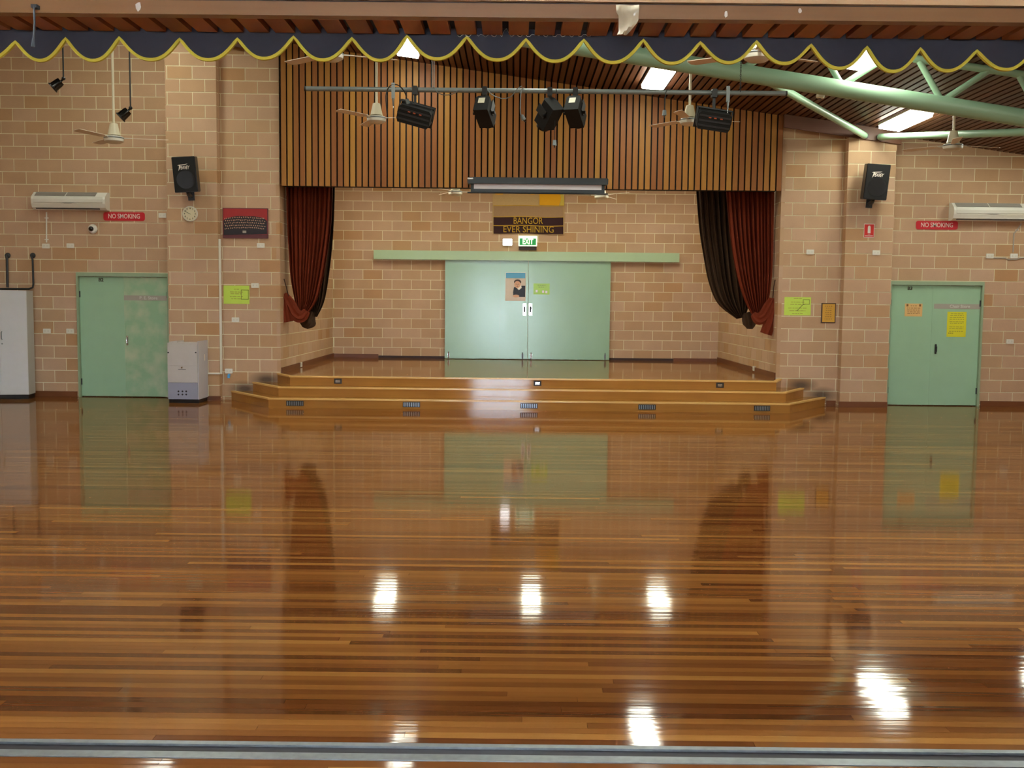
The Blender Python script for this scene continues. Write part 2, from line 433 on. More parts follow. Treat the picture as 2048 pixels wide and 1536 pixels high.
# stage walls
STC = 4.15                                        # stage ceiling
bsz = at(690, 499.75, YS).z
sd0, sd1 = at(890, 620, YS), at(1220, 620, YS); sdt = at(1050, 520, YS).z
ws = structure('wall_stage_back', MB().box((SX0 - .2, YS + REC, 0), (SX1 + .2, YS + .2, STC)), 'mortar')
block_wall(ws, 'x', YS, 1, SX0, SX1, bsz, STC, at(687, 509, YS).x, at(687, 509, YS).z, .4, [(sd0.x + .06, sd1.x - .06, -1, sdt - .1)], zmin=STZ)
wsl = structure('wall_stage_left', MB().box((SX0 - .2, YB + .2, 0), (SX0 - REC, YS + .2, STC)), 'mortar')
block_wall(wsl, 'y', SX0, 1, YB, YS, bsz, STC, YB + .19, bsz + .1, .4, zmin=STZ)
wsr = structure('wall_stage_right', MB().box((SX1 + REC, YB + .2, 0), (SX1 + .2, YS + .2, STC)), 'mortar')
block_wall(wsr, 'y', SX1, -1, YB, YS, bsz, STC, YB + .19, bsz + .1, .4, zmin=STZ)
structure('ceiling_stage', MB().box((SX0 - .2, YBH + .25, STC), (SX1 + .2, YS + .2, STC + .1)), 'white_ceiling')

# walls out of sight that close the hall and the room behind the camera
wallbox('wall_left', (-HX - .2, 4.05, 0), (-HX, YA + .2, CZ(-HX) + .1), 'wall_plain')
wallbox('wall_right', (HX, 4.05, 0), (HX + .2, YA + .2, CZ(HX) + .1), 'wall_plain')
OX = 5.2
SOFZ = at(1024, 70, 4.0).z                        # level of the slatted soffit of the opening
mbf = MB().box((-HX - .2, 4.12, SOFZ + .12), (HX + .2, 4.3, CZ(-HX) + .1)).box((-HX - .2, 4.05, 0), (-OX, 4.3, SOFZ + .12)).box((OX, 4.05, 0), (HX + .2, 4.3, SOFZ + .12))
structure('wall_front', mbf, 'wall_plain')
RX, RY = 5.2, -4.5
structure('wall_rear_left', MB().box((-RX - .2, RY, 0), (-RX, 4.05, 3.0)), 'wall_plain')
structure('wall_rear_right', MB().box((RX, RY, 0), (RX + .2, 4.05, 3.0)), 'wall_plain')
structure('ceiling_rear', MB().box((-RX - .2, RY - .2, 3.0), (RX + .2, 3.7, 3.1)), 'white_ceiling')
WX0, WX1, WZ1 = -1.5, .55, 2.35
structure('wall_rear', MB().box((-RX - .2, RY - .2, 0), (WX0, RY, 3.0)).box((WX1, RY - .2, 0), (RX + .2, RY, 3.0)).box((WX0, RY - .2, WZ1), (WX1, RY, 3.0)), 'wall_plain')
wf = MB()
for x in (WX0, (WX0 + WX1) / 2 - .03, WX1 - .06): wf.box((x, RY - .14, 0), (x + .06, RY - .06, WZ1))
for z in (0, 1.0, WZ1 - .06): wf.box((WX0, RY - .14, z), (WX1, RY - .06, z + .06))
win = structure('window_1', wf, 'grey_metal')
for s in (0, 1):
    MB().box((WX0 + .06 + s * (WX1 - WX0) / 2, RY - .105, .06), (WX0 + (s + 1) * (WX1 - WX0) / 2 - .03, RY - .1, WZ1 - .06)).build('pane', 'glass', win)
structure('ground_outside', MB().box((-12, RY - 14, -.12), (12, RY - .2, -.02)), 'tape_grey')

# ------------------------------------------------------------------ hall ceiling: backing and slats
cb = MB()
y0c, y1c = 4.3, YA + .2
cb.add([(-HX - .2, y0c, CZ(-HX - .2) + .05), (HX + .2, y0c, CZ(HX + .2) + .05), (HX + .2, y1c, CZ(HX + .2) + .05), (-HX - .2, y1c, CZ(-HX - .2) + .05),
        (-HX - .2, y0c, CZ(-HX - .2) + .15), (HX + .2, y0c, CZ(HX + .2) + .15), (HX + .2, y1c, CZ(HX + .2) + .15), (-HX - .2, y1c, CZ(-HX - .2) + .15)],
       [(0, 3, 2, 1), (4, 5, 6, 7), (0, 1, 5, 4), (1, 2, 6, 5), (2, 3, 7, 6), (3, 0, 4, 7)])
ceil = structure('ceiling', cb, 'void')
SP = at(1100, 300, YBH).x - at(1087.43, 300, YBH).x    # slat pitch
xs0 = at(567.5, 330, YBH).x                            # first slat over the stage
n0 = int((-HX + .1 - xs0) / SP)
k = n0
while xs0 + k * SP < HX - .1:
    x = xs0 + k * SP
    piece('slat', 'ceiling_wood', ceil, (x, (4.3 + YA) / 2, CZ(x) + .012), (SP * .72, YA - 4.3, .025), (0, -CANG, 0))
    k += 1

# ------------------------------------------------------------------ slatted bulkhead over the stage
bz = (at(563, 371, YBH).z + at(1560, 382, YBH).z) / 2
bx0, bx1 = at(560, 340, YBH).x, at(1560, 340, YBH).x
bh = structure('wall_bulkhead', MB().prism([(bx0 + .01, bz + .01), (bx1 - .01, bz + .01), (bx1 - .01, CZ(bx1) + .05), (bx0 + .01, CZ(bx0) + .05)], YBH + .03, YBH + .28), 'void')
k = 0
while xs0 + k * SP < bx1 + .01:
    x = xs0 + k * SP; zt = CZ(x) + .02
    piece('slat', 'slat_wood', bh, (x, YBH + .018, (bz + zt) / 2), (SP * .75, .036, zt - bz)); k += 1

structure('light_block_bulkhead', MB().box((SX0 - .5, YBH + .29, STC - .1), (SX1 + .5, YBH + .34, CZ(SX0 - .5) + .05)), 'void')  # unseen panel added to keep sky light from leaking in beside the bulkhead
# timber fascia boards at the head of the inner walls
for i, (xa, xb, y) in enumerate(((XPL0, bx0 - .01, YP - .05), (bx1 + .01, XPR1 + .05, YP - .05))):
    structure('trim_%d' % (i + 1), MB().prism([(xa, CZ(xa) - .2), (xb, CZ(xb) - .2), (xb, CZ(xb)), (xa, CZ(xa))], y, y + .045), 'fascia_wood')

# ------------------------------------------------------------------ floor of boards
Y_TR0, Y_TR1 = atz(1024, 1524, 0).y, atz(1024, 1490, 0).y       # floor track, near and far edge
fl = structure('floor', MB().box((-HX - .2, RY - .2, -.15), (HX + .2, YS + .2, -.021)), 'void')
BW = .052
rows = []
y = Y_TR1 + .002
while y < YA: rows.append((y, 1)); y += BW
y = Y_TR0 - .002 - BW
while y > RY: rows.append((y, 0)); y -= BW
spans = []
for yy, far in rows:
    xx = -HX - random.uniform(0, 2.5)
    while xx < HX:
        L = random.choice((1.1, 1.5, 2.1, 2.7, 3.3, 4.2)) * random.uniform(.85, 1.15)
        spans.append((yy, max(xx, -HX), min(xx + L, HX), far)); xx += L
def inview(s):
    yy, a, b, far = s
    if yy < 3.2: return False
    return b > -.53 * (yy + .05) and a < .53 * (yy + .05)
vis = sorted([s for s in spans if inview(s)], key=lambda s: s[0])[:300]
vs_ = set(vis)
for s in vis:
    yy, a, b, far = s
    piece('board', 'floor_wood', fl, ((a + b) / 2, yy + BW / 2, -.01), (b - a - .0012, BW - .0012, .02), (random.gauss(0, .0014), random.gauss(0, .0001), 0))
def board_mesh(name, spans, z, mat, parent):
    v = []; f = []; tone = []
    for (yy, a, b) in spans:
        t = random.random(); dz = random.gauss(0, .00003); o = len(v)
        a += .0006; b -= .0006; y1 = yy + BW - .0012
        v += [(a, yy, z - dz), (b, yy, z - dz), (b, y1, z + dz), (a, y1, z + dz), (a, yy, z - .02), (b, yy, z - .02), (b, y1, z - .02), (a, y1, z - .02)]
        f += [(o, o + 1, o + 2, o + 3), (o, o + 4, o + 5, o + 1), (o + 1, o + 5, o + 6, o + 2), (o + 2, o + 6, o + 7, o + 3), (o + 3, o + 7, o + 4, o)]
        tone += [t] * 5
    me = bpy.data.meshes.new(name); me.from_pydata(v, [], f)
    at_ = me.attributes.new('tone', 'FLOAT', 'FACE'); at_.data.foreach_set('value', tone)
    me.materials.append(MATS[mat]); o = bpy.data.objects.new(name, me); COL.objects.link(o); o.parent = parent
    return tag(o, kind='stuff')
board_mesh('distant_boards', [s[:3] for s in spans if s not in vs_], 0.0, 'floor_wood_joined', fl)

# floor track of the folding wall
tr = thing('floor_track', 'worn metal floor track with a dark channel set flush across the boards', 'track', (0, Y_TR0, 0))
d = Y_TR1 - Y_TR0
MB().box((-OX, Y_TR0, -.02), (OX, Y_TR0 + .36 * d, .003)).build('near_rail', 'alu', tr)
MB().box((-OX, Y_TR0 + .36 * d, -.02), (OX, Y_TR0 + .80 * d, -.006)).build('channel', 'track_dark', tr)
MB().box((-OX, Y_TR0 + .80 * d, -.02), (OX, Y_TR1, .003)).build('far_rail', 'alu', tr)

# ------------------------------------------------------------------ head of the opening: beam, soffit boards
YH = 3.76
zb0 = at(1024, 35, YH).z; zb1 = at(1024, 7, YH).z
structure('trim_3', MB().box((-OX, YH, zb0), (OX, YH + .05, zb1)), 'beam_wood')
structure('trim_4', MB().box((-OX, YH + .012, zb1), (OX, YH + .05, zb1 + .006)), 'dark_brown')
structure('trim_5', MB().box((-OX, YH - .012, zb1 + .006), (OX, YH + .05, 3.05)), 'beam_wood_light')
sof = structure('ceiling_soffit', MB().box((-OX, YH + .05, SOFZ + .03), (OX, 4.12, SOFZ + .1)), 'navy')
sp = at(1165 / 4, 73, 4.0).x - at(958 / 4, 72, 4.0).x
x = at((958 + 1165) / 8 - 5, 72, 4.0).x
k = -50
while k < 60:
    xx = x + k * sp
    if abs(xx) < OX - .05: piece('soffit_board', 'soffit_wood', sof, (xx, (YH + .05 + 4.0) / 2, SOFZ + .012), (sp * .76, 4.0 - YH - .05, .024))
    k += 1

# ------------------------------------------------------------------ stage platform and its two steps
stg = thing('stage_platform', 'polished timber stage with two wraparound steps in front of the brick alcove', 'stage', ((SX0 + SX1) / 2, 16.1, 0))
R = STZ / 3
def tier(z, front_y, lc, lw, rc, rw, wall_y, back):
    """plan outline of a tier: left wall contact, left corner, right corner, right wall contact"""
    return [(lw, wall_y), (lc, front_y), (rc, front_y), (rw, wall_y)] + ([(rw, back), (lw, back)] if back > wall_y else [])
T = []
fy = [15.45, 15.78, 16.10]
spec = [((537, 795), (463, 785), (1580, 805), (1650, 796)), ((557, 771), (506, 765), (1572, 780), (1607, 776)), ((580, 748), (555, 745), (1553, 758), (1562, 756))]
for i in range(3):
    z = R * (i + 1); (lc, lw, rc, rw) = spec[i]
    T.append((z, fy[i], at(lc[0], lc[1], fy[i]).x, at(lw[0], lw[1], YB).x, at(rc[0], rc[1], fy[i]).x, at(rw[0], rw[1], YB).x))
for i, (z, f, lc, lw, rc, rw) in enumerate(T):
    z0 = R * i
    wy = YB
    if i < 2:
        out = [(lw, wy), (lc, f), (rc, f), (rw, wy)]; nb = T[i + 1]
        MB().slab(out, z0 + .0, z - .02).build('step_body' if i < 2 else 'platform_body', 'stage_wood', stg)
        tread = [(lw, wy), (lc, f), (rc, f), (rw, wy)]
        MB().slab(tread, z - .02, z).build('tread', 'stage_wood', stg)
    else:
        out = [(lw, wy), (lc, f), (rc, f), (rw, wy), (SX1 - .001, wy), (SX1 - .001, YS), (SX0 + .001, YS), (SX0 + .001, wy)]
        MB().slab(out, z0, z - .022).build('platform_body', 'stage_wood', stg)
    # nosing strips along the three edges
    for (p, q) in (((lw, wy), (lc, f)), ((lc, f), (rc, f)), ((rc, f), (rw, wy))):
        P, Q = Vector((p[0], p[1], 0)), Vector((q[0], q[1], 0)); dd = (Q - P).normalized(); nn = Vector((dd.y, -dd.x, 0))
        a, b = P + nn * .012, Q + nn * .012; c, e = Q - nn * .05, P - nn * .05
        MB().slab([(a.x, a.y), (b.x, b.y), (c.x, c.y), (e.x, e.y)], z - .022, z + .001).build('nosing', 'nosing_wood', stg)
z, f, lc, lw, rc, rw = T[2]
sspans = []
y = f + .05
while y < YS:
    if y < YB:
        tt = (y - f) / (YB - f); a0 = lc + (lw - lc) * tt + .03; b0 = rc + (rw - rc) * tt - .03
    else: a0, b0 = SX0 + .001, SX1 - .001
    xx = a0 - random.uniform(0, 2)
    while xx < b0:
        L = random.uniform(1.2, 3.8)
        sspans.append((y, max(a0, xx), min(b0, xx + L))); xx += L
    y += BW
sb_ = board_mesh('stage_boards', [s for s in sspans if s[2] - s[1] > .05], STZ, 'floor_wood_joined', stg)
sb_.location = -Vector(stg.location)
# grilles in the bottom riser, small outlets in the top riser
for px, py, wd in ((590, 806, .26), (823, 809, .26), (1058, 810, .26), (1294, 814, .26), (1524, 816, .24)):
    p = at(px, py, fy[0]); v = MB().box((p.x - wd / 2, fy[0] - .012, R * .22), (p.x + wd / 2, fy[0] + .01, R * .75)).build('vent_grille', 'vent_dark', stg)
    for j in range(9):
        x = p.x - wd / 2 + .02 + j * (wd - .04) / 8
        MB().box((x - .005, fy[0] - .018, R * .28), (x + .005, fy[0] - .012, R * .69)).build('vent_bar', 'alu', v)
for px in (676, 1075, 1440):
    p = at(px, 765, fy[2]); v = MB().box((p.x - .06, fy[2] - .008, 2 * R + .03), (p.x + .06, fy[2] + .01, 2 * R + .11)).build('floor_socket', 'vent_dark', stg)
    MB().box((p.x - .035, fy[2] - .012, 2 * R + .05), (p.x + .035, fy[2] - .008, 2 * R + .09)).build('socket_cover', 'steel', v)

# skirtings
def skirt(name, a, b): structure(name, MB().box(a, b), 'skirting_wood')
skirt('baseboard_back_left', (-HX, YA - .018, 0), (dl0.x - .03, YA, .09))
skirt('baseboard_back_right', (dr1.x + .03, YA - .018, 0), (HX, YA, .09))
skirt('baseboard_right_pier', (XPR0 - .018, YP - .018, 0), (XPR1, YP, .09))
skirt('baseboard_left_pier', (XPL0, YP - .018, 0), (XPL1 + .018, YP, .07))
skirt('baseboard_right_inner', (T[0][5] + .02, YB - .018, 0), (XPR0 - .02, YB, .09))
skirt('baseboard_stage_left', (SX0, YB + .02, STZ), (SX0 + .018, YS - .02, STZ + .09))
skirt('baseboard_stage_right', (SX1 - .018, YB + .02, STZ), (SX1, YS - .02, STZ + .09))
skirt('baseboard_stage_back_left', (SX0 + .02, YS - .018, STZ), (at(757, 700, YS).x, YS, STZ + .08))
skirt('baseboard_stage_back_right', (at(1347, 700, YS).x, YS - .018, STZ), (SX1 - .02, YS, STZ + .06))

structure('baseboard_stage_back', MB().box((at(757, 700, YS).x, YS - .012, STZ), (sd0.x, YS, STZ + .05)).box((sd1.x, YS - .012, STZ), (at(1347, 700, YS).x, YS, STZ + .05)), 'dark_brown')
# ------------------------------------------------------------------ doors
structure('light_block_store_left', MB().box((dl0.x - .1, YA + .2, -.1), (dl1.x + .3, YA + .25, 2.3)), 'wall_plain')  # unseen backing panels added behind both store doors, stop sky light leaking under them
structure('light_block_store_right', MB().box((dr0.x - .3, YA + .2, -.1), (dr1.x + .1, YA + .25, 2.3)), 'wall_plain')
def pull(parent, x, z, y, mat='grey_metal', h=.16, w_=.03):
    p = MB().bbox((x - w_ / 2, y - .012, z - h / 2), (x + w_ / 2, y, z + h / 2), .012).build('handle_plate', mat, parent)
    MB().tube([(x, y - .012, z + h * .28), (x, y - .045, z + h * .24), (x, y - .045, z - h * .24), (x, y - .012, z - h * .28)], .009, 8).build('handle', mat, p)
def leaf_door(name, x0, x1, top, xm, flip, code, codepx, store, scuff):
    d = structure(name, MB().box((x0, YA - .03, 0), (x0 + .03, YA + .12, top)).box((x1 - .03, YA - .03, 0), (x1, YA + .12, top)).box((x0 + .03, YA - .03, top - .06), (x1 - .03, YA + .12, top)), 'mint_frame')
    a, b = x0 + .034, x1 - .034; yl = YA + .02
    l1 = MB().box((a, yl, .015), (xm - .003, yl + .04, top - .066)).build('leaf', 'mint', d)
    l2 = MB().box((xm + .003, yl, .015), (b, yl + .04, top - .066)).build('leaf', 'mint_scuffed' if scuff else 'mint', d)
    MB().box((xm - .012, yl - .006, .02), (xm + .012, yl, top - .07)).build('cover_strip', 'mint', l1)
    zt = at(codepx[0], codepx[1], yl).z
    text('door_code', code, 'ink', l1, (at(codepx[0], codepx[1], yl).x, yl - .002, zt), .075, bold=.003)
    zs = at(codepx[2], codepx[3], yl).z
    st = MB().box((xm + .012, yl - .004, zs - .04), (b, yl, zs + .04)).build('name_strip', 'tape_grey', l2)
    text('lettering', store, 'tape_text', st, ((xm + b) / 2 + .05, yl - .005, zs), .07, bold=.001)
    for z in (.25, top - .35):
        for xx, lf in ((a + .004, l1), (b - .004, l2)): MB().tube([(xx, yl - .008, z - .05), (xx, yl - .008, z + .05)], .011, 8).build('hinge', 'charcoal', lf)
    return d, l1, l2, yl
d2, l1, l2, yl = leaf_door('door_2', dl0.x, dl1.x + .05, dlt, at(247, 670, YA).x, False, 'B2', (202, 560, 293, 596), 'P. E. Store', True)
p = at(255, 681, yl); pull(l2, p.x, p.z, yl, 'steel')
d3, r1, r2, yl = leaf_door('door_3', dr0.x - .05, dr1.x, drt, at(1864, 690, YA).x, True, 'B3', (1820, 577, 1916, 613), 'Chair Store', False)
p = at(1871, 698, yl); pull(r2, p.x, p.z, yl, 'charcoal')
# sliding doors at the back of the stage
YD = YS - .09
hx0, hx1 = at(748, 510, YD).x, at(1358, 510, YD).x
hz0, hz1 = (at(748, 518, YD).z + at(1358, 525, YD).z) / 2, (at(748, 500, YD).z + at(1358, 507, YD).z) / 2
sx0, sxm, sx1 = at(890, 620, YD).x, at(1056, 620, YD).x, at(1220, 620, YD).x
d1 = structure('door_1', MB().box((hx0, YD - .06, hz0), (hx1, YS - .001, hz1)), 'mint_pale')
sl = []
for a, b in ((sx0, sxm - .004), (sxm + .004, sx1)):
    sl.append(MB().box((a, YD, STZ + .012), (b, YD + .045, hz0 + .03)).build('sliding_leaf', 'mint_gloss', d1))
xj = at(1000, 620, YD).x; MB().box((xj - .003, YD - .003, STZ + .02), (xj + .003, YD, hz0)).build('seam_strip', 'mint_frame', sl[0])
for px, lf in ((1049, sl[0]), (1061, sl[1])):
    p = at(px, 619, YD); pl = MB().box((p.x - .035, YD - .006, p.z - .125), (p.x + .035, YD, p.z + .125)).build('pull_plate', 'steel', lf)
    MB().box((p.x - .016, YD - .009, p.z - .055), (p.x + .016, YD - .006, p.z + .06)).build('finger_recess', 'charcoal', pl)
for px, lf, m in ((897, sl[0], 'steel'), (1045, sl[0], 'grey_metal'), (1062, sl[1], 'steel'), (1210, sl[1], 'grey_metal')):
    p = at(px, 708, YD); MB().tube([(p.x, YD - .015, STZ + .01), (p.x, YD - .015, STZ + .15)], .012, 8).box((p.x - .02, YD - .006, STZ + .04), (p.x + .02, YD, STZ + .12)).build('floor_bolt', m, lf)

# ------------------------------------------------------------------ steel roof truss
YT = 12.3
c1, c2 = at(1390, 131, YT), at(2048, 236, YT)
def chordz(x): return c1.z + (c2.z - c1.z) * (x - c1.x) / (c2.x - c1.x)
tx0, tx1 = -9.2, 9.2
tru = thing('roof_truss', 'mint green tubular steel roof truss with V struts under the slatted ceiling', 'truss', (0, YT, chordz(0)))
MB().tube([(tx0, YT, chordz(tx0)), (tx1, YT, chordz(tx1))], .1, 24).build('bottom_chord', 'mint_steel', tru)
MB().tube([(tx0, YT, CZ(tx0) - .04), (tx1, YT, CZ(tx1) - .04)], .045, 12).build('top_chord', 'mint_steel', tru)
xn1, xn2 = at(1686, 165, YT).x, at(1886, 195, YT).x
sp_ = xn2 - xn1; k = -12
while k < 6:
    x = xn1 + k * sp_
    if tx0 + .6 < x < tx1 - .3:
        for s, dx in ((-1, .30), (1, .52)):
            xt = x + s * dx
            MB().tube([(x + s * .03, YT, chordz(x) + .07), (xt, YT, CZ(xt) - .05)], .036, 12).build('strut', 'mint_steel', tru)
    k += 1
pb = at(1733, 272, YP - .06)
for sgn, px, py in ((-1, 1540, 172), (1, 2160, 258)):
    q = at(px, py, YT); q = Vector((q.x, YT + .06, chordz(q.x) - .03)); p0 = at(1729 if sgn < 0 else 1760, 271 if sgn < 0 else 274, YP - .12)
    MB().tube([p0, p0 + (q - p0) * .02, q], .05, 16).build('brace', 'mint_steel', tru)
    dv = (p0 - q).normalized()
    MB().box((p0.x - .02, YP - .1, p0.z - .03), (p0.x + .05 * -sgn + .02, YP - .05, p0.z + .03)).tube([p0 - dv * .02, p0 + dv * .07], .018, 8).build('brace_bracket', 'charcoal', tru)

# ------------------------------------------------------------------ ceiling lights
def ceiling_light(px, py, label, left=None):
    d = ray(px, py)                                   # far left lower corner lies just below the slats
    t = (CA - .09 - EYE.z) / (d.z - CB * d.x); p = EYE + d * t
    return fixture(p.x + .16, p.y - .63, label)
def fixture(x, y, label):
    t = thing('ceiling_light', label, 'light', (x, y, CZ(x)), (0, -CANG, 0), 'fluorescent lights on the slatted ceiling')
    MB().box((-.17, -.66, -.035), (.17, .66, .0)).build('housing', 'offwhite', t, True)
    MB().prism([(-.155, -.085), (.155, -.085), (.165, -.035), (-.165, -.035)], -.63, .63).build('diffuser', 'tube_light', t, True)
    return t
f1 = ceiling_light(796, 112, 'bright fluorescent ceiling light glimpsed beside the scalloped valance above the left ceiling fan')
f2 = ceiling_light(1284, 177, 'bright fluorescent ceiling light just behind the big green truss tube')
f3 = ceiling_light(1758.5, 258, 'bright fluorescent ceiling light above the right loudspeaker pier')
f4 = ceiling_light(1683, 137, 'bright fluorescent ceiling light seen between the truss struts')
yr1 = f2.location.y; dxl = f3.location.x - f2.location.x
fixture(f1.location.x - 3.85, yr1, 'fluorescent ceiling light hidden above the left end of the valance')
fixture(8.05, yr1 - .1, 'fluorescent ceiling light beyond the right fan by the right wall')
yr2 = f4.location.y; fx = f4.location.x
ROWL = 'fluorescent ceiling light over the hall floor'
for x, y in ((fx - 3.9, yr2), (fx - 7.8, yr2), (fx - 11.7, yr2)): fixture(x, y, ROWL)
for r_, off in ((2, 0), (3, 1), (4, 0)):
    for x in (-5.6, -1.75, 2.1, 5.95): fixture(x + (1.95 if off else 0), yr1 - 2.7 * r_, ROWL)
SLZ = STC
for px in (779, 1068, 1321):
    x = (px - 1030) / 591.0 * (SLZ + 1.62)
    t = thing('stage_ceiling_light', 'fluorescent light on the stage ceiling, behind the slatted bulkhead', 'light', (x, 18.9, SLZ), None, 'fluorescent lights on the stage ceiling')
    MB().box((-.17, -1.25, -.035), (.17, 1.25, 0)).build('housing', 'offwhite', t, True)
    MB().prism([(-.155, -.085), (.155, -.085), (.165, -.035), (-.165, -.035)], -1.22, 1.22).build('diffuser', 'tube_light_stage', t, True)

# ------------------------------------------------------------------ ceiling fans
def fan(px, py, D, ang, label, top=None, group='ceiling fans'):
    p = at(px, py, D); t = thing('ceiling_fan', label, 'fan', p, None, group)
    zt = (CZ(p.x) if top is None else top) - p.z
    MB().tube([(0, 0, .1), (0, 0, zt - .04)], .017, 10).build('down_rod', 'white_fan', t, True)
    MB().lathe([(.03, zt - .12), (.065, zt - .1), (.07, zt), (.02, zt)], 16).build('ceiling_cup', 'white_fan', t, True)
    MB().lathe([(.085, .035), (.08, .05), (.05, .19), (.02, .2)], 20).build('rod_cover', 'white_fan', t, True)
    m = MB().lathe([(.02, -.075), (.085, -.07), (.125, -.045), (.13, -.01), (.12, .015), (.06, .03), (.03, .035)], 24).build('motor', 'white_plastic', t, True)
    MB().lathe([(.129, -.012), (.1315, -.008), (.1315, .004), (.127, .006)], 24).build('band', 'grey_metal', m, True)
    for k in range(3):
        a = math.radians(ang + 120 * k); M = rot(0, 0, a) @ rot(math.radians(9), 0, 0)
        b = MB().slab([(.2, -.05), (.66, -.062), (.7, -.03), (.7, .06), (.2, .05)], -.003, .003, M).build('blade', 'fan_blade', t, True)
        MB().box((.1, -.018, -.004), (.24, .018, .007), M).build('blade_arm', 'white_plastic', b, True)
    return t
fan(228, 276, 14.2, 10, 'white three-blade ceiling fan on a long rod in front of the left block wall')
fan(753, 236, 14.2, 352, 'white three-blade ceiling fan behind the left floodlight of the lighting bar')
fan(1379, 240, 14.2, 8, 'white three-blade ceiling fan behind the right floodlight of the lighting bar')
fan(1906, 291, 14.2, 12, 'white three-blade ceiling fan hanging between the right loudspeaker and the right air conditioner')
fan(662, 108, 11.0, 20, 'white ceiling fan mostly hidden by the valance, its pale blades showing left of a light')
fan(1515, 108, 10.0, 25, 'white ceiling fan before the green truss tube, its motor showing in a valance notch')
fan(911, 384, 19.2, 355, 'small white ceiling fan over the stage left of the projection screen', STC)
fan(1203, 391, 19.2, 185, 'small white ceiling fan over the stage right of the projection screen', STC)

# ------------------------------------------------------------------ lighting bar and stage lanterns
YL = 12.0
pa, pb_ = at(611, 177, YL), at(1572, 187.5, YL); ZL = (pa.z + pb_.z) / 2
bar = thing('lighting_bar', 'long grey steel lighting bar hung across the hall in front of the slatted bulkhead', 'bar', (0, YL, ZL))
MB().tube([(pa.x, YL, ZL), (pb_.x, YL, ZL)], .027, 14).build('pipe', 'pipe_grey', bar)
for px in (610.5, 1572.5):
    x = at(px, 180, YL).x; MB().tube([(x - .01, YL, ZL), (x + .01, YL, ZL)], .0285, 14).build('end_cap', 'charcoal', bar)
for px in (787, 1455):
    x = at(px, 190, YL).x
    h = MB().box((x - .02, YL - .035, ZL - .11), (x + .02, YL - .03, ZL + .07)).tube([(x, YL - .032, ZL - .1), (x, YL - .032, ZL - .19)], .014, 8, r1=.006).build('hanging_bracket', 'grey_metal', bar)
    MB().tube([(x, YL - .032, ZL - .19), (x, YL - .032, ZL - .36)], .004, 6).build('safety_wire', 'steel', h)
# suspension wires and chain up to the ceiling
x = at(866, 150, YL).x
for k, dx in enumerate((-.012, .012)):
    MB().tube([(x + dx, YL, ZL + .02), (x + dx * .6, YL, CZ(x) - .01)], .005, 6).build('suspension_wire', 'grey_metal', bar)
xc = at(1480, 150, YL).x
ch = MB(); zc = ZL + .02; i = 0
while zc < CZ(xc) - .02:
    pts = [(math.cos(t) * .008, math.sin(t) * .016) for t in [math.pi * 2 * j / 8 for j in range(9)]]
    if i % 2: ch.tube([(xc + a, YL - .04, zc + b) for a, b in pts], .0028, 5, False)
    else: ch.tube([(xc, YL - .04 + a, zc + b) for a, b in pts], .0028, 5, False)
    zc += .024; i += 1
ch.build('suspension_chain', 'charcoal', bar)
def cable(name, label, pts, mat='charcoal', r=.006, plug=True):
    P = [at(px, py, YL - .03) for px, py in pts]
    t = thing(name, label, 'cable', P[0])
    # smooth the run of points
    Q = []
    for i in range(len(P) - 1):
        p0, p1, p2, p3 = P[max(i - 1, 0)], P[i], P[i + 1], P[min(i + 2, len(P) - 1)]
        for j in range(6):
            u = j / 6.0
            Q.append(.5 * ((2 * p1) + (p2 - p0) * u + (2 * p0 - 5 * p1 + 4 * p2 - p3) * u * u + (3 * p1 - p0 - 3 * p2 + p3) * u ** 3))
    Q.append(P[-1])
    MB().tube(Q, r, 6).build('lead', mat, t)
    if plug:
        e = P[-1]; d = (P[-1] - P[-2]).normalized()
        MB().tube([e - d * .01, e + d * .05], .02, 8, r1=.026).build('plug', 'grey_metal', t)
        MB().tube([e + d * .05, e + d * .075], .008, 6).build('pin', 'black', t)
cable('power_lead', 'grey power lead with plug dangling from the lighting bar between the middle lanterns', [(1048, 176), (1043, 180), (1041, 200), (1041, 226), (1044, 232)], 'grey_metal')
cable('power_lead', 'thin dark lead with plug hanging low under the lighting bar above the projection screen', [(1112, 178), (1113, 184), (1109, 215), (1109, 250), (1109, 282)], 'black', .004)
cable('power_lead', 'dark lead with plug hanging from the lighting bar left of the right fan', [(1336, 178), (1332, 184), (1330, 200), (1329, 222)], 'black', .005)
cable('power_lead', 'grey lead looping below the lighting bar between the lanterns', [(974, 178), (985, 190), (1005, 197), (1022, 193), (1034, 178), (1044, 172)], 'grey_metal', .005, False)
cable('power_lead', 'black lead looped over the lighting bar at the left floodlight', [(774, 228), (772, 190), (780, 172), (795, 170), (808, 182), (814, 200)], 'black', .006)
cable('power_lead', 'pale lead sagging under the lighting bar right of the left floodlight', [(866, 172), (874, 184), (888, 190), (905, 188), (918, 181)], 'grey_metal', .005, False)

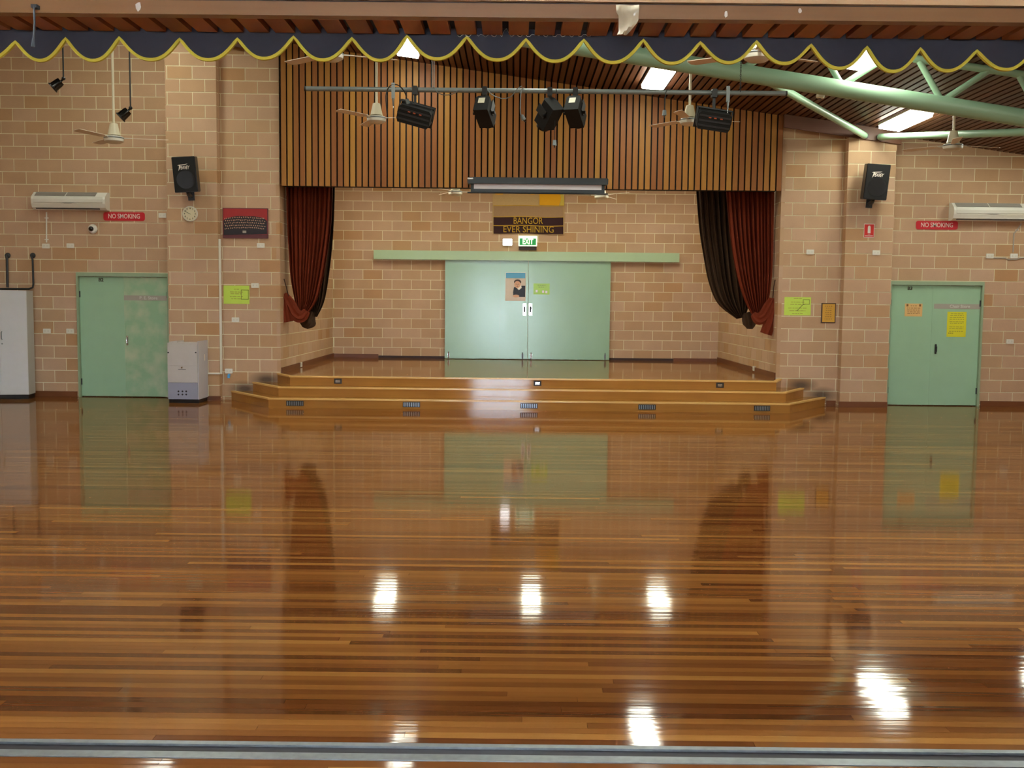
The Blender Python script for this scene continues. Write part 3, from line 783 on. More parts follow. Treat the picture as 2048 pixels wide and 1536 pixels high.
def yoke(t, zt, w_, mat='charcoal'):
    MB().box((-.012, -.012, .02), (.012, .012, zt - .03)).box((-w_, -.012, -.01), (w_, .012, .02)).build('yoke', mat, t, True)
    MB().bbox((-.03, -.04, zt - .06), (.03, .04, zt + .035), .012).build('clamp', mat, t, True)
def floodlight(px, py, roll, label):
    p = at(px, py, YL - .02); t = thing('floodlight', label, 'stage light', p, None, 'stage lanterns')
    zt = ZL - p.z; M = rot(math.radians(20), 0, 0); M = rot(0, roll, 0) @ M
    b = MB().prism([(-.19, -.06), (-.17, -.1), (.17, -.1), (.19, -.06), (.19, .07), (.16, .1), (-.16, .1), (-.19, .07)], -.09, .11, M).build('body', 'black_matte', t, True)
    MB().box((-.2, .11, -.12), (.2, .13, .12), M).build('barn_frame', 'black', b, True)
    for j in range(3): MB().box((-.18, -.098, -.065 + j * .055), (.18, -.09, -.045 + j * .055), M).build('cooling_fin', 'charcoal', b, True)
    for j in (-.06, 0, .07): MB().box((j - .014, -.1, .035), (j + .014, -.096, .048), M).build('sticker', 'orange_mark', b, True)
    for s in (-1, 1): MB().box((s * .2 - .006, -.012, -.02), (s * .2 + .006, .012, .13), rot(0, roll, 0)).build('bracket_arm', 'black', t, True)
    MB().box((-.2, -.012, .12), (.2, .012, .135), rot(0, roll, 0)).box((-.014, -.014, .12), (.014, .014, zt - .03)).build('yoke', 'charcoal', t, True)
    MB().bbox((-.03, -.04, zt - .06), (.03, .04, zt + .035), .012).build('clamp', 'black', t, True)
    return t
floodlight(830, 231, math.radians(15), 'wide black floodlight tilted down at the left part of the lighting bar')
floodlight(1427, 241, math.radians(8), 'wide black floodlight next to the right fan on the lighting bar')
def lantern(px, py, rx, rz, ry, label, tagl=True):
    p = at(px, py, YL - .02); t = thing('spot_lantern', label, 'stage light', p, None, 'stage lanterns')
    zt = ZL - p.z; M = rot(0, ry, 0) @ rot(0, 0, rz) @ rot(rx, 0, 0)
    b = MB().prism([(-.085, -.1), (.085, -.1), (.085, .085), (.06, .11), (-.06, .11), (-.085, .085)], -.13, .17, M).build('body', 'black_matte', t, True)
    MB().tube([M @ Vector((0, .17, 0)), M @ Vector((0, .21, 0))], .075, 16).build('lens_tube', 'black', b, True)
    if tagl: MB().box((-.045, -.134, .0), (.03, -.13, .075), M).build('rating_label', 'label_cream', b, True)
    for s in (-1, 1):
        MB().box((s * .09 - .005, -.05, -.03), (s * .09 + .005, .05, .12), M).build('side_arm', 'charcoal', t, True)
        MB().tube([M @ Vector((s * .095, 0, -.03)), M @ Vector((s * .13, 0, -.03))], .018, 8).build('tilt_knob', 'black', t, True)
    MB().box((-.095, -.02, .11), (.095, .02, .122), M).box((-.015, -.015, .1), (.015, .015, zt - .03)).build('yoke', 'charcoal', t, True)
    MB().bbox((-.028, -.04, zt - .06), (.028, .04, zt + .035), .012).build('clamp', 'black', t, True)
lantern(969, 222, math.radians(-32), math.radians(-16), 0, 'black spot lantern with cream label hanging alone mid-bar')
lantern(1099, 226, math.radians(-34), math.radians(38), math.radians(-14), 'black spot lantern without label, turned aside, left one of the close pair', False)
lantern(1150, 222, math.radians(-34), math.radians(-20), 0, 'black spot lantern with cream label, right one of the close pair')
# two small black spotlights on drop rods at the left
for px, py, rx0, label in ((115, 168, 127, 'small black can spotlight on the shorter drop rod at the far left'), (250, 227, 261, 'small black can spotlight on the longer drop rod beside the left fan')):
    D = 14.4; p = at(px, py, D); q = at(rx0, py - 11, D)
    t = thing('drop_spotlight', label, 'spotlight', p, None, 'drop-rod spotlights')
    ax = (q - p); ax.y = .02; ax.normalize()
    zx = CZ(q.x) - .012
    MB().tube([q, (q.x, D, zx)], .011, 8).build('drop_rod', 'black', t)
    MB().tube([(q.x, D, zx - .05), (q.x, D, zx)], .035, 12).build('ceiling_plate', 'black', t)
    MB().ball(q, .026).tube([q, p + ax * .06], .014, 8).build('swivel', 'black', t)
    MB().tube([p - ax * .085, p - ax * .08, p + ax * .03, p + ax * .06], .075, 18, r1=.055).build('can', 'black_gloss', t)
    MB().tube([p - ax * .088, p - ax * .07], .079, 18).build('rim', 'black', t)

# ------------------------------------------------------------------ scalloped valance in the opening
YV = 4.03
val = thing('scalloped_valance', 'navy scalloped fabric valance with yellow trim hung across the opening', 'valance', (0, YV, SOFZ - .05))
peaks = [28, 133, 241, 358, 474, 588, 704, 814, 934, 1052, 1168, 1286, 1400, 1514, 1622, 1733, 1841, 1953]
ypk = [82, 78, 77, 77, 77, 75, 77, 72, 75, 78, 79, 82, 86, 82, 90, 95, 97, 102]
ylow = [120, 121, 119, 119, 118, 120, 119, 118, 121, 122, 125, 127, 124, 127, 138, 142, 140]
pl_ = [-85 - 113 * i for i in range(13, -1, -1)]; pr_ = [2065 + 112 * i for i in range(12)]
ylow = [ylow[0] + .0105 * (p - 28) + 1 for p in pl_] + ylow + [140 + .0105 * (p - 2065) for p in pr_]
ypk = [ypk[0] + .0105 * (p - 28) for p in pl_] + ypk + [102 + .0105 * (p - 1953) for p in pr_]
peaks = pl_ + peaks + pr_; ylow = ylow[:len(peaks) - 1]
edge = []
for i in range(len(peaks) - 1):
    for j in range(20):
        t = j / 20.0
        s = math.sin(math.pi * t)
        s = (1 - abs(2 * t - 1) ** 2.2) ** 1.2
        yb = ypk[i] + (ypk[i + 1] - ypk[i]) * t
        ylo = ylow[i]
        edge.append(at(peaks[i] + (peaks[i + 1] - peaks[i]) * t, yb + (ylo - yb) * s, YV))
edge.append(at(peaks[-1], ypk[-1], YV))
def wob(x): return .006 * math.sin(x * 9) + .004 * math.sin(x * 23 + 1)
rows_t = [(p.x, YV + wob(p.x) * .2, SOFZ + .09) for p in edge]; rows_m = [(p.x, YV + wob(p.x), (p.z + SOFZ) / 2 + .02) for p in edge]; rows_b = [(p.x, YV + wob(p.x) * 1.4, p.z) for p in edge]
back = lambda r: [(a, b + .006, c) for a, b, c in r]
m = MB(); m.grid([rows_t, rows_m, rows_b, back(rows_b), back(rows_m), back(rows_t)]); m.build('valance_cloth', 'navy', val)
tb = []
for i, p in enumerate(rows_b):
    a, b = rows_b[max(0, i - 1)], rows_b[min(len(rows_b) - 1, i + 1)]
    d = Vector((b[0] - a[0], 0, b[2] - a[2])).normalized(); n_ = Vector((-d.z, 0, d.x))
    if n_.z < 0: n_ = -n_
    tb.append((Vector(p) + n_ * .0055, Vector(p) - n_ * .006))
up_ = [(a.x, a.y - .003, a.z) for a, b in tb]; dn_ = [(b.x, b.y - .003, b.z) for a, b in tb]
MB().grid([up_, dn_, [(a, b + .013, c) for a, b, c in dn_], [(a, b + .013, c) for a, b, c in up_]]).build('yellow_trim', 'trim_yellow', val)
# cord dangling from the header beam
p0, p1 = at(68, 12, YH - .025), at(67, 82, YH - .025)
hc = thing('hanging_cord', 'short dark cord dangling from the header beam in front of the valance', 'cord', p1)
MB().tube([p0, (p0 + p1) / 2 + Vector((.003, 0, 0)), p1], .0035, 6).build('cord', 'charcoal', hc)
MB().tube([p1 + Vector((0, 0, .008)), p1 - Vector((.002, 0, .02))], .005, 8, r1=.007).build('knot', 'charcoal', hc)
MB().box((p0.x - .01, YH - .028, p0.z - .006), (p0.x + .01, YH - .0, p0.z + .006)).build('hook', 'charcoal', hc)
# smoke detector on the ceiling just past the truss
d_ = ray(1641, 190); k_ = (CA - EYE.z) / (d_.z - CB * d_.x); p = EYE + d_ * k_
sd = thing('smoke_detector', 'small cream smoke detector on the slatted ceiling under the truss tube', 'smoke detector', (p.x, p.y, CZ(p.x)), (0, -CANG, 0))
MB().lathe([(.03, -.05), (.055, -.04), (.06, -.02), (.06, 0)], 18).build('body', 'white_fan', sd, True)
MB().lathe([(.01, -.06), (.022, -.056), (.024, -.049)], 14).build('sensor', 'charcoal', sd, True)
# loose thread snagged along the top of the valance
th = MB(); pts = []
for i in range(60):
    u = i / 59.0; px = 915 + 275 * u
    pts.append(at(px, 71 + 3 * math.sin(i * 1.7) + (-12 if i in (7, 8, 20, 21, 22, 34, 40) else 0) * abs(math.sin(i * 2.3)), YV - .012))
th.tube(pts, .0008, 5)
tag(th.build('snagged_thread', 'sign_white'), 'thin white thread snagged along the top of the valance', 'thread')
# wrinkled clear sheet taped to the header beam
sh = []
for j in range(9):
    v = j / 8.0; row = []
    for i in range(7):
        u = i / 6.0
        x0_, x1_ = 1232 + 2 * v + (4 if 2 < j < 8 else 0), 1278 - 22 * max(0, v - .55) / .45 - 2 * v
        p = at(x0_ + (x1_ - x0_) * u, 10 + 59 * v, YH - .018)
        row.append((p.x, YH - .018 - .006 * math.sin(7 * u + 5 * v) - .004 * math.sin(13 * u * v), p.z))
    sh.append(row)
ms = MB().grid(sh); b2 = [[(x, y + .0015, z) for x, y, z in r] for r in sh]; ms.grid(b2)
tag(ms.build('plastic_sheet', 'clear_sheet'), 'wrinkled translucent plastic sheet taped to the timber header beam', 'plastic sheet')
for px, py, s, lb in ((277, 14, 7, 'largest torn white tape scrap on the timber header beam'), (1452, 28, 5, 'torn white tape scrap on the header beam near the plastic sheet'), (1600, 22, 4, 'smallest torn white tape scrap on the timber header beam')):
    p = at(px, py, YH - .001); n = 7
    pts = [(p.x + s / 550 * random.uniform(.5, 1.1) * math.cos(2 * math.pi * i / n), p.z + 1.6 * s / 550 * random.uniform(.5, 1.1) * math.sin(2 * math.pi * i / n)) for i in range(n)]
    tag(MB().prism(pts, YH - .0015, YH).build('tape_scrap', 'sign_white'), lb, 'tape', 'tape scraps on the header beam')

# ------------------------------------------------------------------ stage curtains
def poly(pts, t):
    """point on a run of pixel points, evenly spaced parameter, smoothed"""
    n = len(pts) - 1; f = min(t * n, n - 1e-6); i = int(f); u = f - i
    g = lambda k: Vector(pts[max(0, min(n, k))])
    p0, p1, p2, p3 = g(i - 1), g(i), g(i + 1), g(i + 2)
    return .5 * ((2 * p1) + (p2 - p0) * u + (2 * p0 - 5 * p1 + 4 * p2 - p3) * u * u + (3 * p1 - p0 - 3 * p2 + p3) * u ** 3)
def drape(name, mat, parent, L, Rr, Y, folds, amp, seed, nu=120, nv=34):
    rnd = random.Random(seed); ph = [rnd.uniform(0, 6.28) for _ in range(4)]
    front = []; 
    for j in range(nv + 1):
        v = j / nv; a, b = poly(L, v), poly(Rr, v); row = []
        for i in range(nu + 1):
            u = i / nu; q = a + (b - a) * u
            uu = u + .012 * math.sin(9 * u + ph[0]) + .01 * math.sin(3 * v + 17 * u + ph[1])
            sag = 0
            A = amp * (1 - .45 * v) * (.7 + .3 * math.sin(5 * u + ph[2]))
            wv = math.sin(2 * math.pi * folds * uu + ph[3]); wv = math.copysign(abs(wv) ** .8, wv)
            y = Y + A * wv + .35 * amp * math.sin(2 * math.pi * folds * 2.3 * uu) * (1 - v)
            p = at(q.x, q.y + sag, Y); row.append((p.x, y, p.z))
        front.append(row)
    m = MB(); m.grid(front)
    bk = [[(x, y + .012, z) for x, y, z in r] for r in front]; m.grid([list(reversed(r)) for r in bk])
    m.grid([front[-1], bk[-1]]); m.grid([[r[0] for r in bk], [r[0] for r in front]]); m.grid([[r[-1] for r in front], [r[-1] for r in bk]])
    return m.build(name, mat, parent)
def bundle(name, mat, parent, pts, Y, radii, seed, lobes=7, flat=.75):
    """gathered cloth: a tube with deep pleats that follows pixel points"""
    rnd = random.Random(seed); rows = []; nv = 22; n = 56
    ph = rnd.uniform(0, 6)
    for j in range(nv + 1):
        t = j / nv; q = poly(pts, t); p = at(q.x, q.y, Y); d = poly(pts, min(1, t + .03)) - poly(pts, max(0, t - .03))
        d = Vector((d.x, 0, -d.y)).normalized(); s = d.cross(Vector((0, 1, 0))).normalized()
        r = poly([(x, 0) for x in radii], t).x
        row = []
        for k in range(n):
            a = 2 * math.pi * k / n
            rr = r * (1 + .24 * math.sin(lobes * a + ph + 1.5 * t) + .06 * math.sin((lobes * 2 + 1) * a + ph * 2 + 4 * t))
            row.append(tuple(p + s * (rr * math.cos(a)) + Vector((0, 1, 0)) * (rr * flat * math.sin(a))))
        rows.append(row)
    m = MB(); m.grid(rows, True, True)
    m.add(rows[0], [list(range(n))]); m.add(rows[-1], [list(range(n - 1, -1, -1))])
    return m.build(name, mat, parent)
b0 = at(620, 650, 17.1)
cl = thing('stage_curtain', 'rust red stage curtain gathered up in a swag beside the left alcove wall', 'curtain', (b0.x, 17.0, b0.z), None, 'stage curtains')
drape('drape', 'rust_cloth', cl, [(573, 350), (575, 440), (578, 500), (582, 555), (590, 600), (597, 632)], [(667, 350), (663, 440), (655, 505), (643, 568), (630, 606), (606, 637)], 16.98, 11, .085, 3)
bundle('swag', 'rust_cloth', cl, [(614, 622), (603, 634), (590, 628), (580, 610), (572, 597), (566, 591)], 16.93, [.05, .08, .085, .08, .065, .05], 5)
bundle('gathered_end', 'rust_cloth', cl, [(567, 590), (569, 604), (572, 622), (575, 644)], 16.93, [.03, .07, .095, .085], 8, 6)
MB().tube([at(577, 592, 16.85), at(573, 575, 16.8), at(568, 558, 16.72)], .008, 6).build('tie_cord', 'dark_brown', cl)
cl2 = thing('stage_curtain', 'dark brown stage curtain hanging behind the rust one on the left of the stage', 'curtain', (b0.x, 17.3, b0.z), None, 'stage curtains')
drape('drape', 'brown_cloth', cl2, [(590, 350), (592, 440), (596, 500), (602, 560), (610, 600), (618, 632)], [(672, 350), (669, 440), (664, 505), (656, 568), (648, 606), (634, 634)], 17.3, 9, .09, 13)
bundle('gathered_end', 'brown_cloth', cl2, [(622, 622), (617, 636), (614, 646), (610, 656)], 17.28, [.06, .1, .12, .04], 18, 5)
b1 = at(1510, 650, 17.1)
cr = thing('stage_curtain', 'rust red stage curtain gathered up beside the right alcove wall', 'curtain', (b1.x, 17.0, b1.z), None, 'stage curtains')
drape('drape', 'rust_cloth', cr, [(1451, 360), (1459, 450), (1466, 505), (1477, 560), (1491, 604), (1508, 636)], [(1550, 360), (1548, 450), (1547, 505), (1544, 560), (1538, 600), (1526, 634)], 16.98, 11, .085, 23)
bundle('gathered_end', 'rust_cloth', cr, [(1545, 596), (1545, 615), (1540, 642), (1532, 668)], 16.93, [.03, .06, .075, .08], 25, 6)
bundle('swag', 'rust_cloth', cr, [(1506, 628), (1517, 637), (1528, 630), (1538, 612), (1545, 598)], 16.93, [.04, .08, .08, .07, .05], 26)
MB().tube([at(1546, 596, 16.85), at(1547, 578, 16.8), at(1550, 560, 16.72)], .008, 6).build('tie_cord', 'dark_brown', cr)
cr2 = thing('stage_curtain', 'dark brown stage curtain drawn out beside the rust one on the right of the stage', 'curtain', (b1.x, 17.3, b1.z), None, 'stage curtains')
drape('drape', 'brown_cloth', cr2, [(1391, 360), (1398, 450), (1406, 505), (1418, 565), (1437, 608), (1474, 638)], [(1500, 360), (1502, 450), (1504, 505), (1505, 560), (1502, 600), (1490, 634)], 17.3, 9, .1, 33)
bundle('gathered_end', 'brown_cloth', cr2, [(1494, 625), (1497, 636), (1500, 648), (1500, 658)], 17.28, [.06, .09, .09, .04], 38, 5)

for yy, lb in ((16.98, 'rust'), (17.3, 'dark brown')):
    zz = max(at(575, 350, yy).z, at(670, 350, yy).z, at(1391, 360, yy).z, at(1550, 360, yy).z) + .003
    t = thing('curtain_track', 'curtain track above the %s stage curtains behind the bulkhead' % lb, 'track', ((SX0 + SX1) / 2, yy, zz))
    MB().box((SX0, yy - .03, zz), (SX1, yy + .03, zz + .05)).build('rail', 'grey_metal', t)
    for x in (SX0, SX1 - .01): MB().box((x, yy - .05, zz - .03), (x + .01, yy + .05, zz + .08)).build('end_bracket', 'grey_metal', t)
# ------------------------------------------------------------------ projection screen hung on the bulkhead
YC = YBH - .2
s0, s1 = at(935, 366, YC), at(1216, 369, YC); zt = (at(935, 354, YC).z + at(1216, 358, YC).z) / 2; zm = (at(935, 365, YC).z + at(1216, 370, YC).z) / 2; zl = (at(935, 385, YC).z + at(1216, 388, YC).z) / 2
ps = thing('projection_screen', 'black-cased projection screen rolled almost up on the slatted bulkhead', 'screen', ((s0.x + s1.x) / 2, YC, zl))
MB().bbox((s0.x, YC - .05, zm - .01), (s1.x, YC + .1, zt), .02).build('case', 'screen_case', ps)
MB().box((s0.x + .002, YC - .054, zt - .035), (s0.x + .09, YC - .05, zt - .01)).build('maker_plate', 'steel', ps)
scr = MB().box((s0.x + .05, YC + .004, zl + .005), (s1.x - .05, YC + .008, zm)).build('black_border', 'screen_case', ps)
MB().box((s0.x + .1, YC, zl + .06), (s1.x - .1, YC + .004, zm - .005)).build('white_area', 'screen_white', scr)
MB().tube([(s0.x, YC + .006, zl), (s1.x, YC + .006, zl)], .012, 10).build('weight_bar', 'black', ps)
for x in (s0.x + .3, s1.x - .3): MB().box((x - .02, YC + .1, zt - .06), (x + .02, YBH, zt - .02)).build('wall_bracket', 'charcoal', ps)

# ------------------------------------------------------------------ banner, exit sign, emergency light on the back wall
YF = YS - .012
def bp(px, py): p = at(px, py, YF); return (p.x, p.z)
bn = thing('school_banner', 'tan and brown fabric banner with stitched words hung over the sliding doors', 'banner', (at(1057, 470, YF).x, YF, at(1057, 470, YF).z))
def strip(name, mat, x0, x1, y0, y1, dy, parent=bn, th=.006):
    up = []; dn = []
    for i in range(25):
        u = i / 24.0; px = x0 + (x1 - x0) * u; wv = .6 * math.sin(9 * u + 1)
        a = at(px, y0 + wv + (px - 986) * .0105, YF); b = at(px, y1 + wv + (px - 986) * .0105, YF); yy = YF - dy - .006 * math.sin(8 * u)
        up.append((a.x, yy, a.z)); dn.append((b.x, yy, b.z))
    return MB().grid([up, dn, [(x, y + th, z) for x, y, z in dn], [(x, y + th, z) for x, y, z in up], up], False).build(name, mat, parent)
strip('backing_cloth', 'banner_tan', 985, 1129, 371, 468, .008)
strip('taupe_band', 'banner_taupe', 987, 1127, 411, 433, .014)
strip('dark_band', 'banner_dark', 987, 1126.5, 433.5, 450, .014)
strip('dark_band', 'banner_dark', 987, 1126.5, 451.5, 467, .014)
for y in (410, 432.5, 450.2): strip('stitched_line', 'banner_thread', 987, 1127, y, y + 1.3, .018)
pts = [bp(1079, 372), bp(1122, 374), bp(1124, 388), bp(1121, 402), bp(1118, 411), bp(1079, 410.5)]
MB().prism(pts, YF - .022, YF - .016).build('gold_patch', 'banner_gold', bn)
MB().prism([bp(1112, 374), bp(1128, 374), bp(1128, 411), bp(1120, 411), bp(1122, 395), bp(1119, 386)], YF - .0245, YF - .02).build('pale_patch', 'banner_pale', bn)
for x0, x1 in ((990, 1008), (1060, 1071)): MB().prism([bp(x0, 378), bp(x1, 378), bp(x1 - 2, 389), bp(x0 + 1, 389)], YF - .022, YF - .016).build('gold_patch', 'banner_gold', bn)
p = at(1056, 442.4, YF); text('lettering', 'BANGOR', 'banner_thread', bn, (p.x, YF - .026, p.z), .185, rot(0, .0, 0), .60, .003)
p = at(1057, 459.5, YF); text('lettering', 'EVER SHINING', 'banner_thread', bn, (p.x, YF - .026, p.z), .185, rot(0, .0, 0), 1.03, .003)

a, b = at(1037, 472, YS), at(1074, 493, YS)
ex = thing('exit_sign', 'lit green and white EXIT box sign above the sliding doors', 'sign', ((a.x + b.x) / 2, YS - .06, b.z))
MB().bbox((a.x, YS - .1, b.z), (b.x, YS - .001, a.z), .01).build('case', 'exit_lit', ex)
MB().box((a.x + .025, YS - .104, b.z + .022), (b.x - .025, YS - .1, a.z - .055)).build('green_panel', 'exit_lit_green', ex)
text('lettering', 'EXIT', 'exit_lit', ex, ((a.x + b.x) / 2, YS - .105, (a.z + b.z) / 2 - .017), .15, None, .22, .002, .006)
MB().box((a.x + .01, YS - .06, b.z - .075), (b.x - .01, YS - .001, b.z - .002)).build('base_box', 'dark_brown', ex)
a, b = at(1005.5, 477.5, YS), at(1024.5, 492, YS)
em = thing('emergency_light', 'glowing white emergency light box left of the EXIT sign', 'light', ((a.x + b.x) / 2, YS - .04, b.z))
MB().bbox((a.x, YS - .05, b.z), (b.x, YS - .001, a.z), .012).build('case', 'white_plastic', em)
MB().bbox((a.x + .008, YS - .07, b.z + .008), (b.x - .008, YS - .05, a.z - .008), .012).build('diffuser', 'lamp_lit', em)

# ------------------------------------------------------------------ notices
def sheet(name, label, cat, px0, py0, px1, py1, Y, mat, th=.003, tilt=0):
    a, b = at(px0, py0, Y), at(px1, py1, Y); c = ((a.x + b.x) / 2, Y, (a.z + b.z) / 2)
    t = thing(name, label, cat, (c[0], Y - th / 2, b.z)); w2, h2 = (b.x - a.x) / 2, (a.z - b.z) / 2
    MB().box((c[0] - w2, Y - th, c[2] - h2), (c[0] + w2, Y, c[2] + h2)).build('paper' if th < .01 else 'board', mat, t)
    return t, c, w2, h2, Y - th
def lines(t, c, w2, h2, y, rows, mat, seed=0, th=.009):
    rnd = random.Random(seed); m = MB()
    for (v, wd) in rows:
        z = c[2] + h2 * v; x = c[0] - w2 * wd
        while x < c[0] + w2 * wd:
            L = rnd.uniform(.03, .09) * w2 * 4; e = min(x + L, c[0] + w2 * wd)
            m.box((x, y - .0012, z - th / 2), (e, y, z + th / 2)); x = e + .012
    tag(m.build('printed_lines', mat, t), kind='stuff')
t, c, w2, h2, y = sheet('evacuation_plan', 'lime green evacuation plan sheet on the wall left of the stage', 'notice', 447, 571, 499, 608, YB, 'note_lime')
lines(t, c, w2, h2, y, [(.6, .2), (.3, .5), (.1, .45), (-.2, .5), (-.45, .4)], 'ink_soft', 1)
def frame(t, x0, x1, z0, z1, y, mat, w_=.006):
    MB().box((x0, y - .0014, z0), (x1, y, z0 + w_)).box((x0, y - .0014, z1 - w_), (x1, y, z1)).box((x0, y - .0014, z0), (x0 + w_, y, z1)).box((x1 - w_, y - .0014, z0), (x1, y, z1)).build('printed_frame', mat, t)
frame(t, c[0] + w2 * .35, c[0] + w2 * .94, c[2] - h2 * .5, c[2] + h2 * .55, y, 'ink')
t, c, w2, h2, y = sheet('evacuation_plan', 'lime green evacuation plan sheet on the wall right of the stage', 'notice', 1569, 594, 1621, 631, YB, 'note_lime')
lines(t, c, w2, h2, y, [(.85, .3), (.45, .5), (.2, .55), (-.2, .7), (-.5, .6), (-.8, .4)], 'ink_soft', 2)
frame(t, c[0] + w2 * .4, c[0] + w2 * .9, c[2] + h2 * .2, c[2] + h2 * .75, y, 'ink')
m = MB()
for i in range(7):
    x, z = c[0] - w2 * .05 + i * w2 * .07, c[2] - h2 * .5 + i * h2 * .11; m.box((x, y - .0014, z), (x + .014, y, z + .012))
tag(m.build('printed_route', 'ink', t), kind='stuff')
t, c, w2, h2, y = sheet('framed_notice', 'small gold notice in a dark frame between the lime plan and the right pier', 'notice', 1643, 606, 1670, 646, YB, 'dark_brown', .018)
MB().box((c[0] - w2 + .014, y - .003, c[2] - h2 + .014), (c[0] + w2 - .014, y, c[2] + h2 - .014)).build('paper', 'note_gold', t)
lines(t, c, w2 * .8, h2, y - .003, [(.68, .7), (.48, .5), (.26, .5), (.04, .6), (-.16, .5), (-.36, .6), (-.6, .7)], 'ink_brown', 3)
t, c, w2, h2, y = sheet('door_notice', 'peach paper notice on the left leaf of the Chair Store door', 'notice', 1810, 607, 1844, 633, YA + .02, 'note_peach')
lines(t, c, w2, h2, y, [(.65, .35), (.3, .75), (.0, .75), (-.3, .7), (-.55, .7)], 'ink_brown', 4)
for s in (-1, 1): MB().box((c[0] + s * w2 * .72 - .015, y - .0014, c[2] + h2 * .55), (c[0] + s * w2 * .72 + .015, y, c[2] + h2 * .9)).build('printed_crest', 'ink_brown', t)
t, c, w2, h2, y = sheet('door_notice', 'bright yellow notice taped below the Chair Store strip', 'notice', 1895, 623.5, 1931, 674, YA + .02, 'note_yellow')
lines(t, c, w2, h2, y, [(.84, .65), (.7, .7), (.55, .75), (.4, .75), (.2, .75), (.08, .7), (-.2, .75), (-.35, .75), (-.55, .75)], 'ink_soft', 5)
lines(t, (c[0] - w2 * .55, 0, c[2]), w2 * .4, h2, y, [(-.7, .7)], 'ink', 6)
# poster and green slip on the sliding doors
t, c, w2, h2, y = sheet('door_poster', 'portrait poster with a blue heading on the left sliding door', 'poster', 1011, 545, 1051, 602, YD, 'poster_beige')
def pp(u, v): return (c[0] + w2 * (2 * u - 1), c[2] + h2 * (1 - 2 * v))
def ell(u, v, ru, rv, n=18, a0=0, a1=360): return [pp(u + ru * math.cos(math.radians(a0 + (a1 - a0) * i / n)), v - rv * math.sin(math.radians(a0 + (a1 - a0) * i / n))) for i in range(n)]
MB().prism([pp(.02, .01), pp(.98, .01), pp(.98, .2), pp(.02, .2)], y - .001, y).build('printed_heading', 'poster_blue', t)
MB().prism([pp(.42, .52), pp(.52, .5), pp(.62, .6), pp(.78, .46), pp(.98, .46), pp(.98, .86), pp(.4, .86), pp(.38, .7)], y - .001, y).build('printed_jumper', 'poster_navy', t)
MB().prism([pp(.6, .52), pp(.78, .44), pp(.8, .54), pp(.66, .62)], y - .0016, y).build('printed_collar', 'sign_white', t)
MB().prism(ell(.6, .33, .18, .09), y - .0013, y).build('printed_hair', 'poster_hair', t)
MB().prism(ell(.59, .42, .155, .125), y - .0019, y).build('printed_face', 'poster_skin', t)
fc = MB().prism(ell(.53, .83, .16, .05), y - .0019, y).build('printed_hands', 'poster_skin', t)
fe = MB()
for u in (.53, .65): fe.prism(ell(u, .405, .03, .008, 8), y - .0023, y - .0018)
fe.prism(ell(.59, .485, .05, .008, 8), y - .0023, y - .0018).prism([pp(.59, .41), pp(.615, .45), pp(.575, .45)], y - .0022, y - .0018)
tag(fe.build('printed_features', 'poster_hair', t), kind='stuff')
t, c, w2, h2, y = sheet('door_slip', 'glossy green slip taped on the right sliding door', 'notice', 1067, 567, 1099, 589, YD, 'note_green')
lines(t, c, w2, h2, y, [(.7, .5), (.35, .4)], 'ink', 7)
for u, v in ((-.6, -.35), (.2, -.45), (.6, -.5)): MB().box((c[0] + u * w2 - .02, y - .0014, c[2] + v * h2 - .03), (c[0] + u * w2 + .02, y, c[2] + v * h2 + .02)).build('clear_tape', 'sign_white', t)

# red signs
def no_smoking(px0, py0, px1, py1, label):
    a, b = at(px0, py0, YA), at(px1, py1, YA); a.z, b.z = a.z, b.z
    zc = (a.z + b.z) / 2; h = .068
    t = thing('no_smoking_sign', label, 'sign', ((a.x + b.x) / 2, YA - .004, zc - h), None, 'no smoking signs')
    MB().bbox((a.x, YA - .008, zc - h), (b.x, YA, zc + h), .035).build('plate', 'sign_red', t)
    text('lettering', 'NO SMOKING', 'sign_white', t, ((a.x + b.x) / 2, YA - .0095, zc), .105, None, (b.x - a.x) * .76, .0015, .0005)
no_smoking(207, 425, 290, 441, 'red NO SMOKING sign right of the left air conditioner')
no_smoking(1832, 442, 1915, 459, 'red NO SMOKING sign left of the right air conditioner')
a, b = at(1728, 447.5, YP), at(1748, 475.5, YP)
fs = thing('fire_extinguisher_sign', 'red fire extinguisher sign with a white bottle symbol on the right pier', 'sign', ((a.x + b.x) / 2, YP - .002, b.z))
MB().box((a.x, YP - .004, b.z), (b.x, YP, a.z)).build('plate', 'sign_white', fs)
MB().box((a.x + .008, YP - .0055, b.z + .008), (b.x - .008, YP - .004, a.z - .008)).build('red_panel', 'fire_red', fs)
xc_ = (a.x + b.x) / 2
MB().prism([(xc_ - .022, b.z + .07), (xc_ + .022, b.z + .07), (xc_ + .022, a.z - .05), (xc_ + .012, a.z - .03), (xc_ - .012, a.z - .03), (xc_ - .022, a.z - .05)], YP - .0068, YP - .005).build('bottle_symbol', 'sign_white', fs)
MB().box((a.x + .02, YP - .0068, b.z + .022), (b.x - .02, YP - .005, b.z + .034)).box((xc_ - .02, YP - .0068, b.z + .05), (xc_ + .02, YP - .005, b.z + .056)).build('caption_bar', 'sign_white', fs)

